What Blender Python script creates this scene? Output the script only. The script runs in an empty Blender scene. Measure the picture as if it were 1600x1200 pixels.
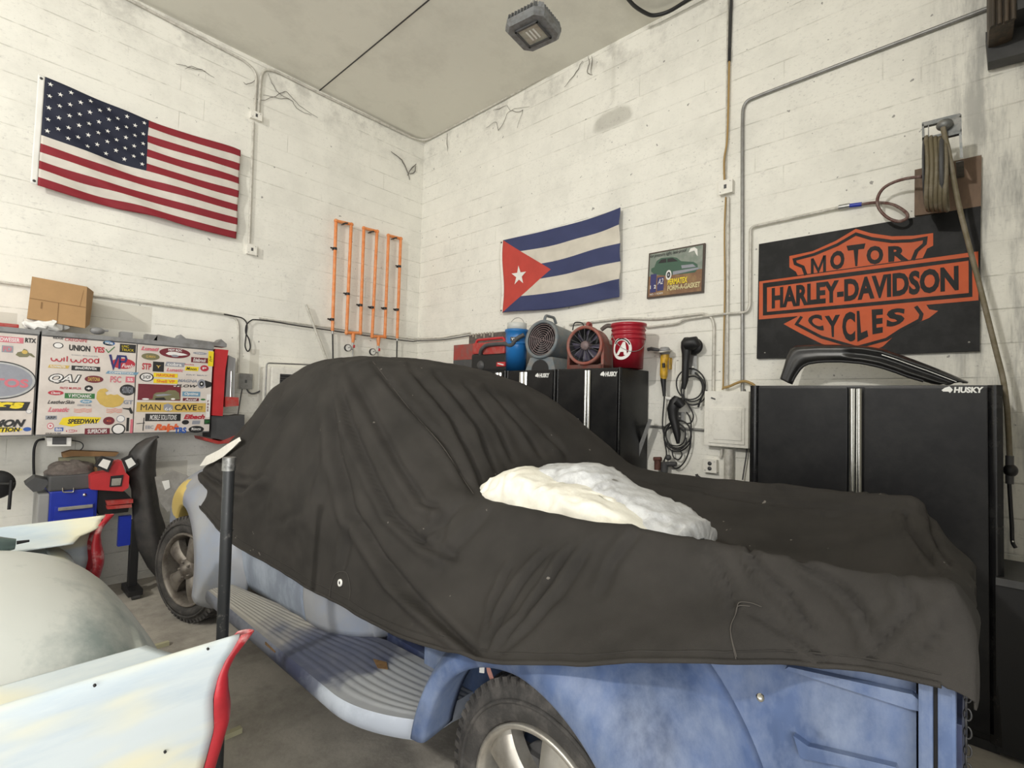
import bpy, bmesh, math, random
from mathutils import Vector as V, Matrix, noise
R_ = random.Random(7)
PI = math.pi
# ---------------------------------------------------------------- camera
FPX = 787.0
CAM = V((-4.12, -5.52, 1.675))
def _basis():
    x = V((720, 48, FPX)).normalized()
    y = V((-860, 5, FPX)); y = (y - x*y.dot(x)).normalized()
    z = x.cross(y)
    if z.y > 0: z = -z
    return x, y, z                      # world axes in camera space (right, down, forward)
AX, AY, AZ = _basis()
def ray(px, py):
    c = V((px-800, py-600, FPX)); return V((AX.dot(c), AY.dot(c), AZ.dot(c)))
def on(ax, val, px, py):
    d = ray(px, py); t = (val-CAM[ax])/d[ax]; return CAM + d*t
def RX(x, px, py): return on(0, x, px, py)      # point on the plane x = const (right wall side)
def LY(y, px, py): return on(1, y, px, py)      # point on the plane y = const (left wall side)
def HZ(z, px, py): return on(2, z, px, py)
def proj(p):
    p = V(p)-CAM; c = AX*p.x + AY*p.y + AZ*p.z
    return (800+FPX*c.x/c.z, 600+FPX*c.y/c.z)
S = bpy.context.scene
cam = bpy.data.cameras.new('camera'); camo = bpy.data.objects.new('camera', cam)
S.collection.objects.link(camo); S.camera = camo
cam.sensor_width = 36; cam.lens = 36*FPX/1600; cam.clip_start = .02
r_, u_, f_ = (V((AX[i], AY[i], AZ[i])) for i in range(3))
camo.matrix_world = Matrix(((r_.x, -u_.x, -f_.x, CAM.x), (r_.y, -u_.y, -f_.y, CAM.y), (r_.z, -u_.z, -f_.z, CAM.z), (0, 0, 0, 1)))
# ---------------------------------------------------------------- world, lights, exposure
w = bpy.data.worlds.new('world'); S.world = w; w.use_nodes = True
w.node_tree.nodes['Background'].inputs[0].default_value = (1.0, .99, .975, 1)
w.node_tree.nodes['Background'].inputs[1].default_value = .60
S.view_settings.view_transform = 'Standard'; S.view_settings.look = 'None'
S.view_settings.gamma = 1; S.view_settings.exposure = 0.41; S.view_settings.use_curve_mapping = False
def area(name, loc, target, sx, sy, power, col=(1, 1, 1)):
    l = bpy.data.lights.new(name, 'AREA'); l.shape = 'RECTANGLE'; l.size = sx; l.size_y = sy
    l.energy = power; l.color = col
    o = bpy.data.objects.new(name, l); S.collection.objects.link(o); o.location = loc
    o.rotation_euler = (V(target)-V(loc)).to_track_quat('-Z', 'Y').to_euler(); return o
area('daylight_door', (-7.0, -8.2, 2.2), (-4.6, 0, 2.2), 5.0, 3.6, 215, (1, .99, .97))
area('highbay_light', (-8.6, -3.9, 4.72), (0, -2.8, 2.6), .24, .24, 170, (1, .97, .91))
# ---------------------------------------------------------------- materials
def NT(m): return m.node_tree
def mat(name, col, rough=.6, metal=0, var=.0, vscale=8, dirt=None, dscale=3, damt=.5, bump=0, bscale=60, coat=0, spec=.5, stretch=None, alpha=1, trans=0, dthr=(.45, .62)):
    """procedural principled material: base colour with noise variation, optional dirt colour in patches, bump"""
    m = bpy.data.materials.new(name); m.use_nodes = True; nt = m.node_tree; b = nt.nodes['Principled BSDF']
    b.inputs['Roughness'].default_value = rough; b.inputs['Metallic'].default_value = metal
    b.inputs['Coat Weight'].default_value = coat; b.inputs['Specular IOR Level'].default_value = spec
    b.inputs['Alpha'].default_value = alpha; b.inputs['Transmission Weight'].default_value = trans
    tc = nt.nodes.new('ShaderNodeTexCoord'); mp = nt.nodes.new('ShaderNodeMapping')
    nt.links.new(tc.outputs['Object'], mp.inputs[0])
    if stretch: mp.inputs['Scale'].default_value = stretch
    def nz(sc, det=4, ro=.6):
        n = nt.nodes.new('ShaderNodeTexNoise'); n.inputs['Scale'].default_value = sc; n.inputs['Detail'].default_value = det
        n.inputs['Roughness'].default_value = ro; nt.links.new(mp.outputs[0], n.inputs['Vector']); return n
    r = nt.nodes.new('ShaderNodeValToRGB'); n1 = nz(vscale)
    k = max(var, .04)
    r.color_ramp.elements[0].position = .3; r.color_ramp.elements[1].position = .7
    r.color_ramp.elements[0].color = (*[c*(1-k) for c in col], 1); r.color_ramp.elements[1].color = (*[min(1, c*(1+k)) for c in col], 1)
    nt.links.new(n1.outputs['Fac'], r.inputs[0]); out = r.outputs[0]
    if dirt:
        n2 = nz(dscale, 7, .68); rr = nt.nodes.new('ShaderNodeMapRange'); rr.inputs['From Min'].default_value = dthr[0]; rr.inputs['From Max'].default_value = dthr[1]
        rr.inputs['To Max'].default_value = damt; nt.links.new(n2.outputs['Fac'], rr.inputs['Value'])
        mx = nt.nodes.new('ShaderNodeMixRGB'); mx.inputs[2].default_value = (*dirt, 1)
        nt.links.new(rr.outputs[0], mx.inputs[0]); nt.links.new(out, mx.inputs[1]); out = mx.outputs[0]
    nt.links.new(out, b.inputs['Base Color'])
    if bump:
        n3 = nz(bscale); bp = nt.nodes.new('ShaderNodeBump'); bp.inputs['Strength'].default_value = bump; bp.inputs['Distance'].default_value = .01
        nt.links.new(n3.outputs['Fac'], bp.inputs['Height']); nt.links.new(bp.outputs[0], b.inputs['Normal'])
    m['out'] = 0
    return m
def colour_out(m):
    return m.node_tree.nodes['Principled BSDF'].inputs['Base Color'].links[0].from_socket
def mth(nt, op, a, b=None, c=None):
    n = nt.nodes.new('ShaderNodeMath'); n.operation = op
    for i, v in enumerate((a, b, c)):
        if v is None: continue
        if hasattr(v, 'is_linked') or hasattr(v, 'links'): nt.links.new(v, n.inputs[i])
        else: n.inputs[i].default_value = v
    return n.outputs[0]
def mixc(nt, fac, a, b):
    n = nt.nodes.new('ShaderNodeMixRGB')
    for i, v in enumerate((fac, a, b)):
        if isinstance(v, tuple): n.inputs[i].default_value = (*v, 1)
        elif isinstance(v, (int, float)): n.inputs[i].default_value = v
        else: nt.links.new(v, n.inputs[i])
    return n.outputs[0]
def sepxyz(nt, kind='Object', scale=1):
    tc = nt.nodes.new('ShaderNodeTexCoord'); s = nt.nodes.new('ShaderNodeSeparateXYZ'); nt.links.new(tc.outputs[kind], s.inputs[0])
    return s.outputs, tc
def wall_mat(name, axis):
    """painted concrete block: courses of .2032 m, running bond, grime, cracks, spots"""
    m = mat(name, (.83, .815, .745), .75, var=.03, vscale=1.3, dirt=(.56, .55, .50), dscale=2.2, damt=.42, dthr=(.46, .74))
    nt = m.node_tree; b = nt.nodes['Principled BSDF']; col = colour_out(m)
    o, tc = sepxyz(nt); h = o[axis]; z = o[2]
    cz = mth(nt, 'DIVIDE', mth(nt, 'SUBTRACT', z, .067), .2032)
    row = mth(nt, 'FLOOR', cz); fz = mth(nt, 'SUBTRACT', cz, row)
    odd = mth(nt, 'MULTIPLY', mth(nt, 'FLOORED_MODULO', row, 2), .5)
    ch = mth(nt, 'ADD', mth(nt, 'DIVIDE', h, .4064), odd); fh = mth(nt, 'SUBTRACT', ch, mth(nt, 'FLOOR', ch))
    dz = mth(nt, 'MULTIPLY', mth(nt, 'MINIMUM', fz, mth(nt, 'SUBTRACT', 1, fz)), .2032)
    dh = mth(nt, 'MULTIPLY', mth(nt, 'MINIMUM', fh, mth(nt, 'SUBTRACT', 1, fh)), .4064)
    def noise_(sc, det=5, ro=.6, st=None, off=0):
        n = nt.nodes.new('ShaderNodeTexNoise'); n.inputs['Scale'].default_value = sc; n.inputs['Detail'].default_value = det; n.inputs['Roughness'].default_value = ro
        mp = nt.nodes.new('ShaderNodeMapping'); nt.links.new(tc.outputs['Object'], mp.inputs[0]); mp.inputs['Location'].default_value = (off, off, off)
        if st: mp.inputs['Scale'].default_value = st
        nt.links.new(mp.outputs[0], n.inputs['Vector']); return n.outputs['Fac']
    def rng(v, a, b_, lo=0., hi=1.):
        n = nt.nodes.new('ShaderNodeMapRange'); n.interpolation_type = 'SMOOTHSTEP'; nt.links.new(v, n.inputs[0])
        for i, q in enumerate((a, b_, lo, hi)): n.inputs[1+i].default_value = q
        return n.outputs[0]
    jz = rng(dz, .0, .007, 1, 0); jh = rng(dh, .0, .006, 1, 0)
    vis = mth(nt, 'MULTIPLY', rng(noise_(1.1, 3, .5, None, 3), .40, .56), rng(noise_(7, 3, .6, (1, 1, .4), 6), .40, .55))            # paint hides the joints in places
    vish = rng(noise_(1.7, 3, .5, None, 9), .55, .66)
    dark = mth(nt, 'MAXIMUM', mth(nt, 'MULTIPLY', jz, mth(nt, 'MULTIPLY_ADD', vis, .36, .08)), mth(nt, 'MULTIPLY', jh, mth(nt, 'MULTIPLY', vish, .28)))
    col = mixc(nt, dark, col, (.36, .35, .30))
    # fine brushed scuffs, pits, chipped spots
    zonew = rng(noise_(.9, 3, .6, None, 21), .35, .65, .35, 1.0)
    scr = mth(nt, 'MULTIPLY', rng(noise_(30, 5, .78, (1, 1, 2.0)), .545, .70, 0, .68), zonew); col = mixc(nt, scr, col, (.42, .41, .38))
    scr2 = mth(nt, 'MULTIPLY', rng(noise_(11, 6, .75, (1, 1, 1.6), 31), .55, .72, 0, .58), zonew); col = mixc(nt, scr2, col, (.47, .455, .43))
    pit = rng(noise_(19, 2, .5, None, 5), .72, .75, 0, .8); col = mixc(nt, pit, col, (.22, .21, .2))
    blot = rng(noise_(5, 5, .7, None, 11), .6, .8, 0, .35); col = mixc(nt, blot, col, (.55, .52, .48))
    # paler / greyer repaint patches with their own outline
    def rect(a0, a1, z0, z1):
        f = mth(nt, 'MULTIPLY', mth(nt, 'GREATER_THAN', h, a0), mth(nt, 'LESS_THAN', h, a1))
        return mth(nt, 'MULTIPLY', f, mth(nt, 'MULTIPLY', mth(nt, 'GREATER_THAN', z, z0), mth(nt, 'LESS_THAN', z, z1)))
    if axis == 0:
        for (p, q) in (((143, 468), (236, 520)), ((0, 487), (26, 512)), ((391, 545), (402, 620)), ((243, 722), (292, 742))):
            a, c = LY(0, *p), LY(0, *q)
            col = mixc(nt, mth(nt, 'MULTIPLY', rect(a.x, c.x, min(a.z, c.z), max(a.z, c.z)), .75), col, (.60, .575, .50))
    else:
        st = rng(noise_(3.0, 5, .7, (1, 2.2, .35), 2), .42, .66); zone = rng(h, -5.15, -5.65)
        col = mixc(nt, mth(nt, 'MULTIPLY', mth(nt, 'MULTIPLY', st, zone), .75), col, (.27, .27, .26))
    # patchy darker grey towards the top of the wall
    top = rng(z, 4.55, 5.19); col = mixc(nt, mth(nt, 'MULTIPLY', mth(nt, 'MULTIPLY', top, rng(noise_(4.5, 6, .7, None, 1), .45, .7)), .6), col, (.40, .385, .35))
    nt.links.new(col, b.inputs['Base Color'])
    hgt = mth(nt, 'SUBTRACT', mth(nt, 'MULTIPLY', noise_(55, 4), .28), mth(nt, 'ADD', mth(nt, 'MULTIPLY', jz, mth(nt, 'MULTIPLY_ADD', vis, .8, .25)), mth(nt, 'MULTIPLY', jh, mth(nt, 'MULTIPLY_ADD', vish, .6, .1))))
    bp = nt.nodes.new('ShaderNodeBump'); bp.inputs['Strength'].default_value = .55; bp.inputs['Distance'].default_value = .006
    nt.links.new(hgt, bp.inputs['Height']); nt.links.new(bp.outputs[0], b.inputs['Normal'])
    return m
M = {}
def mk(k, *a, **kw): M[k] = mat(k, *a, **kw)
mk('black', (.012, .012, .013), .5); mk('black_gloss', (.008, .008, .009), .25, dirt=(.05, .05, .048), dscale=5, damt=.6, dthr=(.45, .75))
mk('cabinet_black', (.008, .008, .009), .36, spec=.3, dirt=(.028, .028, .027), dscale=4, damt=.7, dthr=(.42, .75), bump=.05, bscale=30)
mk('rubber', (.035, .033, .031), .8, var=.2, dirt=(.12, .11, .1), dscale=9, damt=.5, bump=.3, bscale=90)
mk('white', (.78, .77, .73), .5, var=.04); mk('paint_white', (.82, .80, .73), .5, dirt=(.5, .48, .42), dscale=22, damt=.4, dthr=(.5, .7))
mk('chrome', (.75, .75, .72), .22, 1); mk('steel', (.42, .42, .41), .42, .8, var=.15, vscale=30); mk('dark_steel', (.06, .06, .06), .5, .6, var=.2)
mk('alu', (.55, .53, .48), .38, .75, dirt=(.18, .15, .12), dscale=8, damt=.6, dthr=(.4, .7)); mk('alu_dirty', (.20, .18, .155), .5, .5, dirt=(.07, .055, .045), dscale=12, damt=.7)
mk('red', (.50, .03, .035), .4, var=.1); mk('red_dusty', (.42, .035, .03), .55, dirt=(.3, .2, .17), dscale=18, damt=.4)
mk('orange', (.75, .235, .06), .45, var=.1, vscale=14, dirt=(.78, .42, .22), dscale=20, damt=.5); mk('blue', (.015, .035, .36), .35, var=.1)
mk('grey', (.30, .30, .30), .5); mk('dark_grey', (.07, .07, .072), .55, var=.15); mk('yellow', (.68, .40, .03), .45, dirt=(.1, .07, .03), dscale=14, damt=.5)
mk('conduit', (.62, .60, .54), .45, .1, dirt=(.3, .28, .24), dscale=20, damt=.5); mk('conduit_grey', (.30, .30, .29), .4, .5, dirt=(.15, .14, .13), dscale=20, damt=.4)
mk('card', (.43, .26, .12), .8, var=.06); mk('card_dark', (.25, .14, .06), .8)
mk('ceiling', (.76, .745, .665), .85, var=.03, vscale=.8, dirt=(.45, .43, .38), dscale=1.6, damt=.5, dthr=(.48, .8))
mk('concrete', (.43, .40, .35), .85, var=.12, vscale=3, dirt=(.24, .22, .19), dscale=2.4, damt=.7, bump=.2, bscale=40)
# ---------------------------------------------------------------- mesh builder
class B:
    def __init__(s): s.v = []; s.f = []; s.m = []; s.sm = []; s.mats = []; s.cur = 0; s.uv = {}
    def use(s, k):
        k = M[k] if isinstance(k, str) else k
        if k not in s.mats: s.mats.append(k)
        s.cur = s.mats.index(k); return s
    def add(s, vs, fs, smooth=False):
        n = len(s.v); s.v += [V(p) for p in vs]
        for f in fs: s.f.append([i+n for i in f]); s.m.append(s.cur); s.sm.append(smooth)
        return s
    def hexa(s, a, b):      # a,b : two quads (lists of 4 points) front and back
        return s.add(list(a)+list(b), [(0, 1, 2, 3), (7, 6, 5, 4), (0, 4, 5, 1), (1, 5, 6, 2), (2, 6, 7, 3), (3, 7, 4, 0)])
    def box(s, lo, hi, mtx=None, bev=0):
        lo, hi = V(lo), V(hi)
        lo, hi = V([min(lo[i], hi[i]) for i in range(3)]), V([max(lo[i], hi[i]) for i in range(3)])
        if bev:
            bm = bmesh.new(); bmesh.ops.create_cube(bm, size=1)
            for v in bm.verts: v.co = V([lo[i]+(v.co[i]+.5)*(hi[i]-lo[i]) for i in range(3)])
            bmesh.ops.bevel(bm, geom=bm.edges[:], offset=bev, segments=2, profile=.7, affect='EDGES')
            bm.verts.index_update(); vs = [v.co.copy() for v in bm.verts]; fs = [[v.index for v in f.verts] for f in bm.faces]; bm.free()
            if mtx: vs = [mtx @ v for v in vs]
            return s.add(vs, fs, False)
        vs = [V((x, y, z)) for x in (lo.x, hi.x) for y in (lo.y, hi.y) for z in (lo.z, hi.z)]
        if mtx: vs = [mtx @ v for v in vs]
        return s.add(vs, [(0, 1, 3, 2), (4, 6, 7, 5), (0, 4, 5, 1), (2, 3, 7, 6), (0, 2, 6, 4), (1, 5, 7, 3)])
    def tube(s, pts, r, n=8, cap=True, closed=False):
        pts = [V(p) for p in pts]; rs = r if isinstance(r, (list, tuple)) else [r]*len(pts)
        rings = []; up = None; L = len(pts)
        for i, p in enumerate(pts):
            if closed: t = (pts[(i+1) % L]-pts[i-1])
            else: t = pts[min(i+1, L-1)]-pts[max(i-1, 0)]
            t = t.normalized() if t.length > 1e-9 else V((0, 0, 1))
            if up is None: up = t.orthogonal()
            up = (up-t*up.dot(t)); up = up.normalized() if up.length > 1e-6 else t.orthogonal().normalized()
            w_ = t.cross(up)
            rings.append([p+(up*math.cos(a)+w_*math.sin(a))*rs[i] for a in [2*PI*k/n for k in range(n)]])
        vs = [q for ring in rings for q in ring]; fs = []
        for i in range(L if closed else L-1):
            j = (i+1) % L
            for k in range(n): fs.append((i*n+k, i*n+(k+1) % n, j*n+(k+1) % n, j*n+k))
        s.add(vs, fs, True)
        if cap and not closed:
            s.add(rings[0], [tuple(range(n))[::-1]]); s.add(rings[-1], [tuple(range(n))])
        return s
    def cyl(s, p0, p1, r0, r1=None, n=20): return s.tube([p0, p1], [r0, r0 if r1 is None else r1], n)
    def lathe(s, org, axis, prof, n=32, cap=False, smooth=True):   # prof: (radius, along)
        org, axis = V(org), V(axis).normalized(); u = axis.orthogonal().normalized(); w_ = axis.cross(u)
        vs = [org+axis*h+(u*math.cos(2*PI*k/n)+w_*math.sin(2*PI*k/n))*r for r, h in prof for k in range(n)]
        fs = [(i*n+k, i*n+(k+1) % n, (i+1)*n+(k+1) % n, (i+1)*n+k) for i in range(len(prof)-1) for k in range(n)]
        if cap: fs += [tuple(range(n))[::-1], tuple((len(prof)-1)*n+k for k in range(n))]
        return s.add(vs, fs, smooth)
    def prism(s, pts, d):       # polygon of world points extruded by vector d
        pts = [V(p) for p in pts]; d = V(d); n = len(pts)
        s.add(pts+[p+d for p in pts], [tuple(range(n)), tuple(range(2*n-1, n-1, -1))]+[(i, i+n, (i+1) % n+n, (i+1) % n) for i in range(n)])
        return s
    def grid(s, fn, nu, nv, smooth=True, closeu=False, flip=False):
        vs = [V(fn(i/(nu if closeu else nu), j/nv)) for i in range(nu+(0 if closeu else 1)) for j in range(nv+1)]
        cu = nu if closeu else nu+1; fs = []
        for i in range(nu):
            for j in range(nv):
                a, b_ = i*(nv+1)+j, ((i+1) % cu)*(nv+1)+j
                q = (a, b_, b_+1, a+1); fs.append(q[::-1] if flip else q)
        return s.add(vs, fs, smooth)
    def ball(s, c, r, n=12, sc=(1, 1, 1)):
        c = V(c)
        return s.grid(lambda u, v: c+V((r*sc[0]*math.sin(PI*v)*math.cos(2*PI*u), r*sc[1]*math.sin(PI*v)*math.sin(2*PI*u), r*sc[2]*math.cos(PI*v))), n*2, n, closeu=True)
def _origin(o):
    p = V(o.location)
    while o.parent: o = o.parent; p = p+V(o.location)
    return p
def build(name, b, parent=None, mod=None, loc=None, label=None):
    me = bpy.data.meshes.new(name)
    xs = b.v
    if parent is not None: off = _origin(parent)
    elif loc is not None: off = V(loc)
    else: off = V((sum(p.x for p in xs)/len(xs), sum(p.y for p in xs)/len(xs), min(p.z for p in xs)))
    me.from_pydata([tuple(p-off) for p in xs], [], b.f)
    me.polygons.foreach_set('material_index', b.m); me.polygons.foreach_set('use_smooth', b.sm)
    for m_ in b.mats: me.materials.append(m_)
    bm = bmesh.new(); bm.from_mesh(me); bmesh.ops.recalc_face_normals(bm, faces=bm.faces[:]); bm.to_mesh(me); bm.free()
    o = bpy.data.objects.new(name, me); S.collection.objects.link(o)
    if parent is not None: o.parent = parent
    else: o.location = off
    if mod: mod(o)
    if label: o['label'] = label
    return o
def thing(name, label, cat, loc, group=None):
    o = bpy.data.objects.new(name, None); o.empty_display_size = .1; S.collection.objects.link(o); o.location = loc
    o['label'] = label; o['category'] = cat
    if group: o['group'] = group
    return o
def tag(o, label, cat, group=None, kind=None):
    o['label'] = label; o['category'] = cat
    if group: o['group'] = group
    if kind: o['kind'] = kind
    return o
def struct(name, b):
    o = build(name, b, loc=(0, 0, 0)); o['kind'] = 'structure'; return o
def smooth_path(pts, n=6):
    pts = [V(p) for p in pts]; out = []
    for i in range(len(pts)-1):
        p0, p1, p2, p3 = pts[max(i-1, 0)], pts[i], pts[i+1], pts[min(i+2, len(pts)-1)]
        for k in range(n):
            t = k/n; out.append(.5*((2*p1)+(p2-p0)*t+(2*p0-5*p1+4*p2-p3)*t*t+(3*p1-p0-3*p2+p3)*t**3))
    return out+[pts[-1]]
def bendpath(pts, r=.06, n=5):      # straight runs with rounded corners
    pts = [V(p) for p in pts]; out = [pts[0]]
    for i in range(1, len(pts)-1):
        a, b_, c = pts[i-1], pts[i], pts[i+1]
        d1, d2 = min(r, (a-b_).length*.49), min(r, (c-b_).length*.49)
        p, q = b_+(a-b_).normalized()*d1, b_+(c-b_).normalized()*d2
        for k in range(n+1):
            t = k/n; out.append(p*(1-t)**2+b_*2*t*(1-t)+q*t*t)
    return out+[pts[-1]]
# planar lettering -------------------------------------------------
_tc = {}
def text_faces(txt, bold=0.0, shear=0.0, sp=1.0):
    key = (txt, bold, shear, sp)
    if key in _tc: return _tc[key]
    cu = bpy.data.curves.new('t', 'FONT'); cu.body = txt; cu.offset = bold; cu.shear = shear; cu.space_character = sp; cu.resolution_u = 3
    o = bpy.data.objects.new('t', cu); S.collection.objects.link(o)
    bpy.context.view_layer.update(); dg = bpy.context.evaluated_depsgraph_get(); me = bpy.data.meshes.new_from_object(o.evaluated_get(dg))
    vs = [v.co.copy() for v in me.vertices]; fs = [tuple(p.vertices) for p in me.polygons]
    bpy.data.objects.remove(o); bpy.data.curves.remove(cu); bpy.data.meshes.remove(me)
    x0, x1 = min(v.x for v in vs), max(v.x for v in vs); y0, y1 = min(v.y for v in vs), max(v.y for v in vs)
    res = ([((v.x-x0)/(x1-x0), (y1-v.y)/(y1-y0)) for v in vs], fs); _tc[key] = res; return res
class Pl:
    """a flat (or bilinear) panel: tl,tr,br,bl world corners; at(s,t,h) gives a point h off the panel"""
    def __init__(s, tl, tr, br, bl, toward=None):
        s.c = [V(p) for p in (tl, tr, br, bl)]
        n = (s.c[1]-s.c[0]).cross(s.c[3]-s.c[0]).normalized()
        if n.dot(CAM-s.c[0]) < 0: n = -n
        s.n = n
    def at(s, u, v, h=0):
        a, b_, c, d = s.c; return a*(1-u)*(1-v)+b_*u*(1-v)+c*u*v+d*(1-u)*v+s.n*h
    def sub(s, u0, v0, u1, v1, h=0): return Pl(s.at(u0, v0, h), s.at(u1, v0, h), s.at(u1, v1, h), s.at(u0, v1, h))
    def slab(s, b, h0, h1): b.hexa([s.at(0, 0, h1), s.at(1, 0, h1), s.at(1, 1, h1), s.at(0, 1, h1)], [s.at(0, 0, h0), s.at(1, 0, h0), s.at(1, 1, h0), s.at(0, 1, h0)])
    def poly(s, b, pts, h=.001):
        b.add([s.at(u, v, h) for u, v in pts], [tuple(range(len(pts)))])
    def ell(s, b, cu, cv, ru, rv, h=.001, n=24): s.poly(b, [(cu+ru*math.cos(2*PI*k/n), cv+rv*math.sin(2*PI*k/n)) for k in range(n)], h)
    def rect(s, b, u0, v0, u1, v1, h=.001, sk=0): s.poly(b, [(u0+sk, v0), (u1+sk, v0), (u1, v1), (u0, v1)], h)
    def text(s, b, txt, u0=0, v0=0, u1=1, v1=1, h=.002, **kw):
        vs, fs = text_faces(txt, **kw); b.add([s.at(u0+(u1-u0)*x, v0+(v1-v0)*y, h) for x, y in vs], fs)
    def stroke(s, b, pts, wd, h=.001, closed=False):   # pts in (s,t); wd in metres
        P = [s.at(u, v, h) for u, v in pts]; stroke3(b, P, wd, s.n, closed)
def stroke3(b, P, wd, n, closed=False):
    L = len(P); l, r = [], []
    for i in range(L):
        if closed: d1, d2 = (P[i]-P[i-1]).normalized(), (P[(i+1) % L]-P[i]).normalized()
        else:
            d1 = (P[i]-P[i-1]).normalized() if i else (P[1]-P[0]).normalized()
            d2 = (P[i+1]-P[i]).normalized() if i < L-1 else d1
        t = (d1+d2).normalized(); k = max(.35, t.dot(d1)); o_ = n.cross(t)*(wd/2/k)
        l.append(P[i]+o_); r.append(P[i]-o_)
    m_ = L if closed else L-1
    b.add(l+r, [(i, (i+1) % L, L+(i+1) % L, L+i) for i in range(m_)])
# ---------------------------------------------------------------- setting
HC = 5.19
XL, YF = -11.0, -6.3
b = B().use('concrete').box((XL, -9.5, -.12), (0, 0, 0)); struct('floor', b)
M['wall_l'] = wall_mat('painted_block_left', 0); M['wall_r'] = wall_mat('painted_block_right', 1)
b = B().use('wall_l').box((XL, 0, 0), (.2, .2, HC)); struct('wall_left', b)
b = B().use('wall_r').box((0, YF-.2, 0), (.2, 0, HC)); struct('wall_right', b)
b = B().use('ceiling').box((XL, YF-.2, HC), (.2, .2, HC+.1))
b.use('dark_steel')
for xs in (-1.5, -4.0): b.box((xs-.006, YF, HC-.004), (xs+.006, 0, HC+.01))
struct('ceiling', b)
b = B().use('wall_r').box((-3.2, YF-.2, 0), (0, YF, HC)); b.box((-9.5, YF-.2, 4.1), (-3.2, YF, HC)); b.box((XL, YF-.2, 0), (-9.5, YF, HC)); struct('wall_front', b)  # front wall out of view; its solid right part widened to shade the right end
# ---------------------------------------------------------------- covered truck
mk('primer_blue', (.075, .115, .225), .5, var=.45, vscale=3.5, dirt=(.25, .30, .40), dscale=4.5, damt=.75, dthr=(.42, .68), stretch=(1, 1, .6), bump=.05)
mk('primer_grey', (.30, .31, .33), .36, var=.08, vscale=4, dirt=(.25, .30, .40), dscale=3, damt=.6)
mk('door_primer', (.25, .29, .36), .45, var=.25, vscale=5, dirt=(.40, .45, .52), dscale=5, damt=.7, stretch=(1, 1, .5))
mk('primer_dark', (.03, .04, .09), .5, var=.4, vscale=7, dirt=(.12, .15, .22), dscale=6, damt=.6)
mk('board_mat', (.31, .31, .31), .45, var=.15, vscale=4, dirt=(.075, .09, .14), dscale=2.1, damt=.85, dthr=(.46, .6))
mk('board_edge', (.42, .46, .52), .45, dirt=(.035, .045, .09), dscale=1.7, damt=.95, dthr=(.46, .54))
mk('filler_yellow', (.72, .55, .15), .7, var=.1)
def fender_grid(yc, zc, prof, th0, th1, nu=48, nv=12, sx=1):
    """pontoon fender: prof(theta) -> list of (radius, x); theta 0 = toward +y, 90 = up"""
    def fn(u, v):
        th = th0+(th1-th0)*u; pr = prof(th); k = v*(len(pr)-1); i = min(int(k), len(pr)-2); t = k-i
        P = [pr[max(i-1, 0)], pr[i], pr[i+1], pr[min(i+2, len(pr)-1)]]
        q = [.5*((2*P[1][j])+(P[2][j]-P[0][j])*t+(2*P[0][j]-5*P[1][j]+4*P[2][j]-P[3][j])*t*t+(3*P[1][j]-P[0][j]-3*P[2][j]+P[3][j])*t**3) for j in (0, 1)]
        return V((q[1], yc+q[0]*math.cos(th), zc+q[0]*math.sin(th)))
    return lambda b: b.grid(fn, nu, nv)
def solid(t, off=-1):
    def f(o):
        m = o.modifiers.new('s', 'SOLIDIFY'); m.thickness = t; m.offset = off
    return f
truck = thing('pickup_truck', 'old pickup truck in blue and grey primer, mostly hidden under a black cover', 'truck', (-2.0, -3.1, 0))
def lerp_tab(tab, x):
    for (a, p), (b_, q) in zip(tab, tab[1:]):
        if a <= x <= b_:
            t = (x-a)/(b_-a); return p+(q-p)*t
    return tab[0][1] if x < tab[0][0] else tab[-1][1]
# rear fender
YR, YFW, ZW = -4.50, -1.30, .39
def rear_prof(th):
    d = math.degrees(th); R = lerp_tab([(-20, .57), (60, .60), (90, .68), (130, .74), (180, .66), (200, .66)], d)
    lip = lerp_tab([(-20, .43), (20, .43), (50, .45), (90, .455), (150, .42), (200, .42)], d)
    xi = lerp_tab([(-20, -2.62), (40, -2.66), (90, -2.66), (200, -2.66)], d); xo = lerp_tab([(-20, -2.97), (30, -2.96), (90, -2.95), (200, -2.95)], d)
    return [(lip+.02, xo+.16), (lip, xo+.03), (lip+.006, xo), (lip+.03, xo-.012), (lip+(R-lip)*.35, xo-.01), (lip+(R-lip)*.65, xo+(xi-xo)*.22), (lip+(R-lip)*.88, xo+(xi-xo)*.6), (R, xi)]
b = B().use('primer_blue'); fender_grid(YR, ZW, rear_prof, math.radians(9), math.radians(205), 60, 21)(b)
rf = build('rear_fender', b, truck, solid(.006))
b = B().use('chrome'); p = RX(-2.93, 1188, 1090); b.lathe(p, (-1, -.2, .2), [(0, .012), (.006, .01), (.009, 0)], 12); build('bolt', b, rf)
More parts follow.
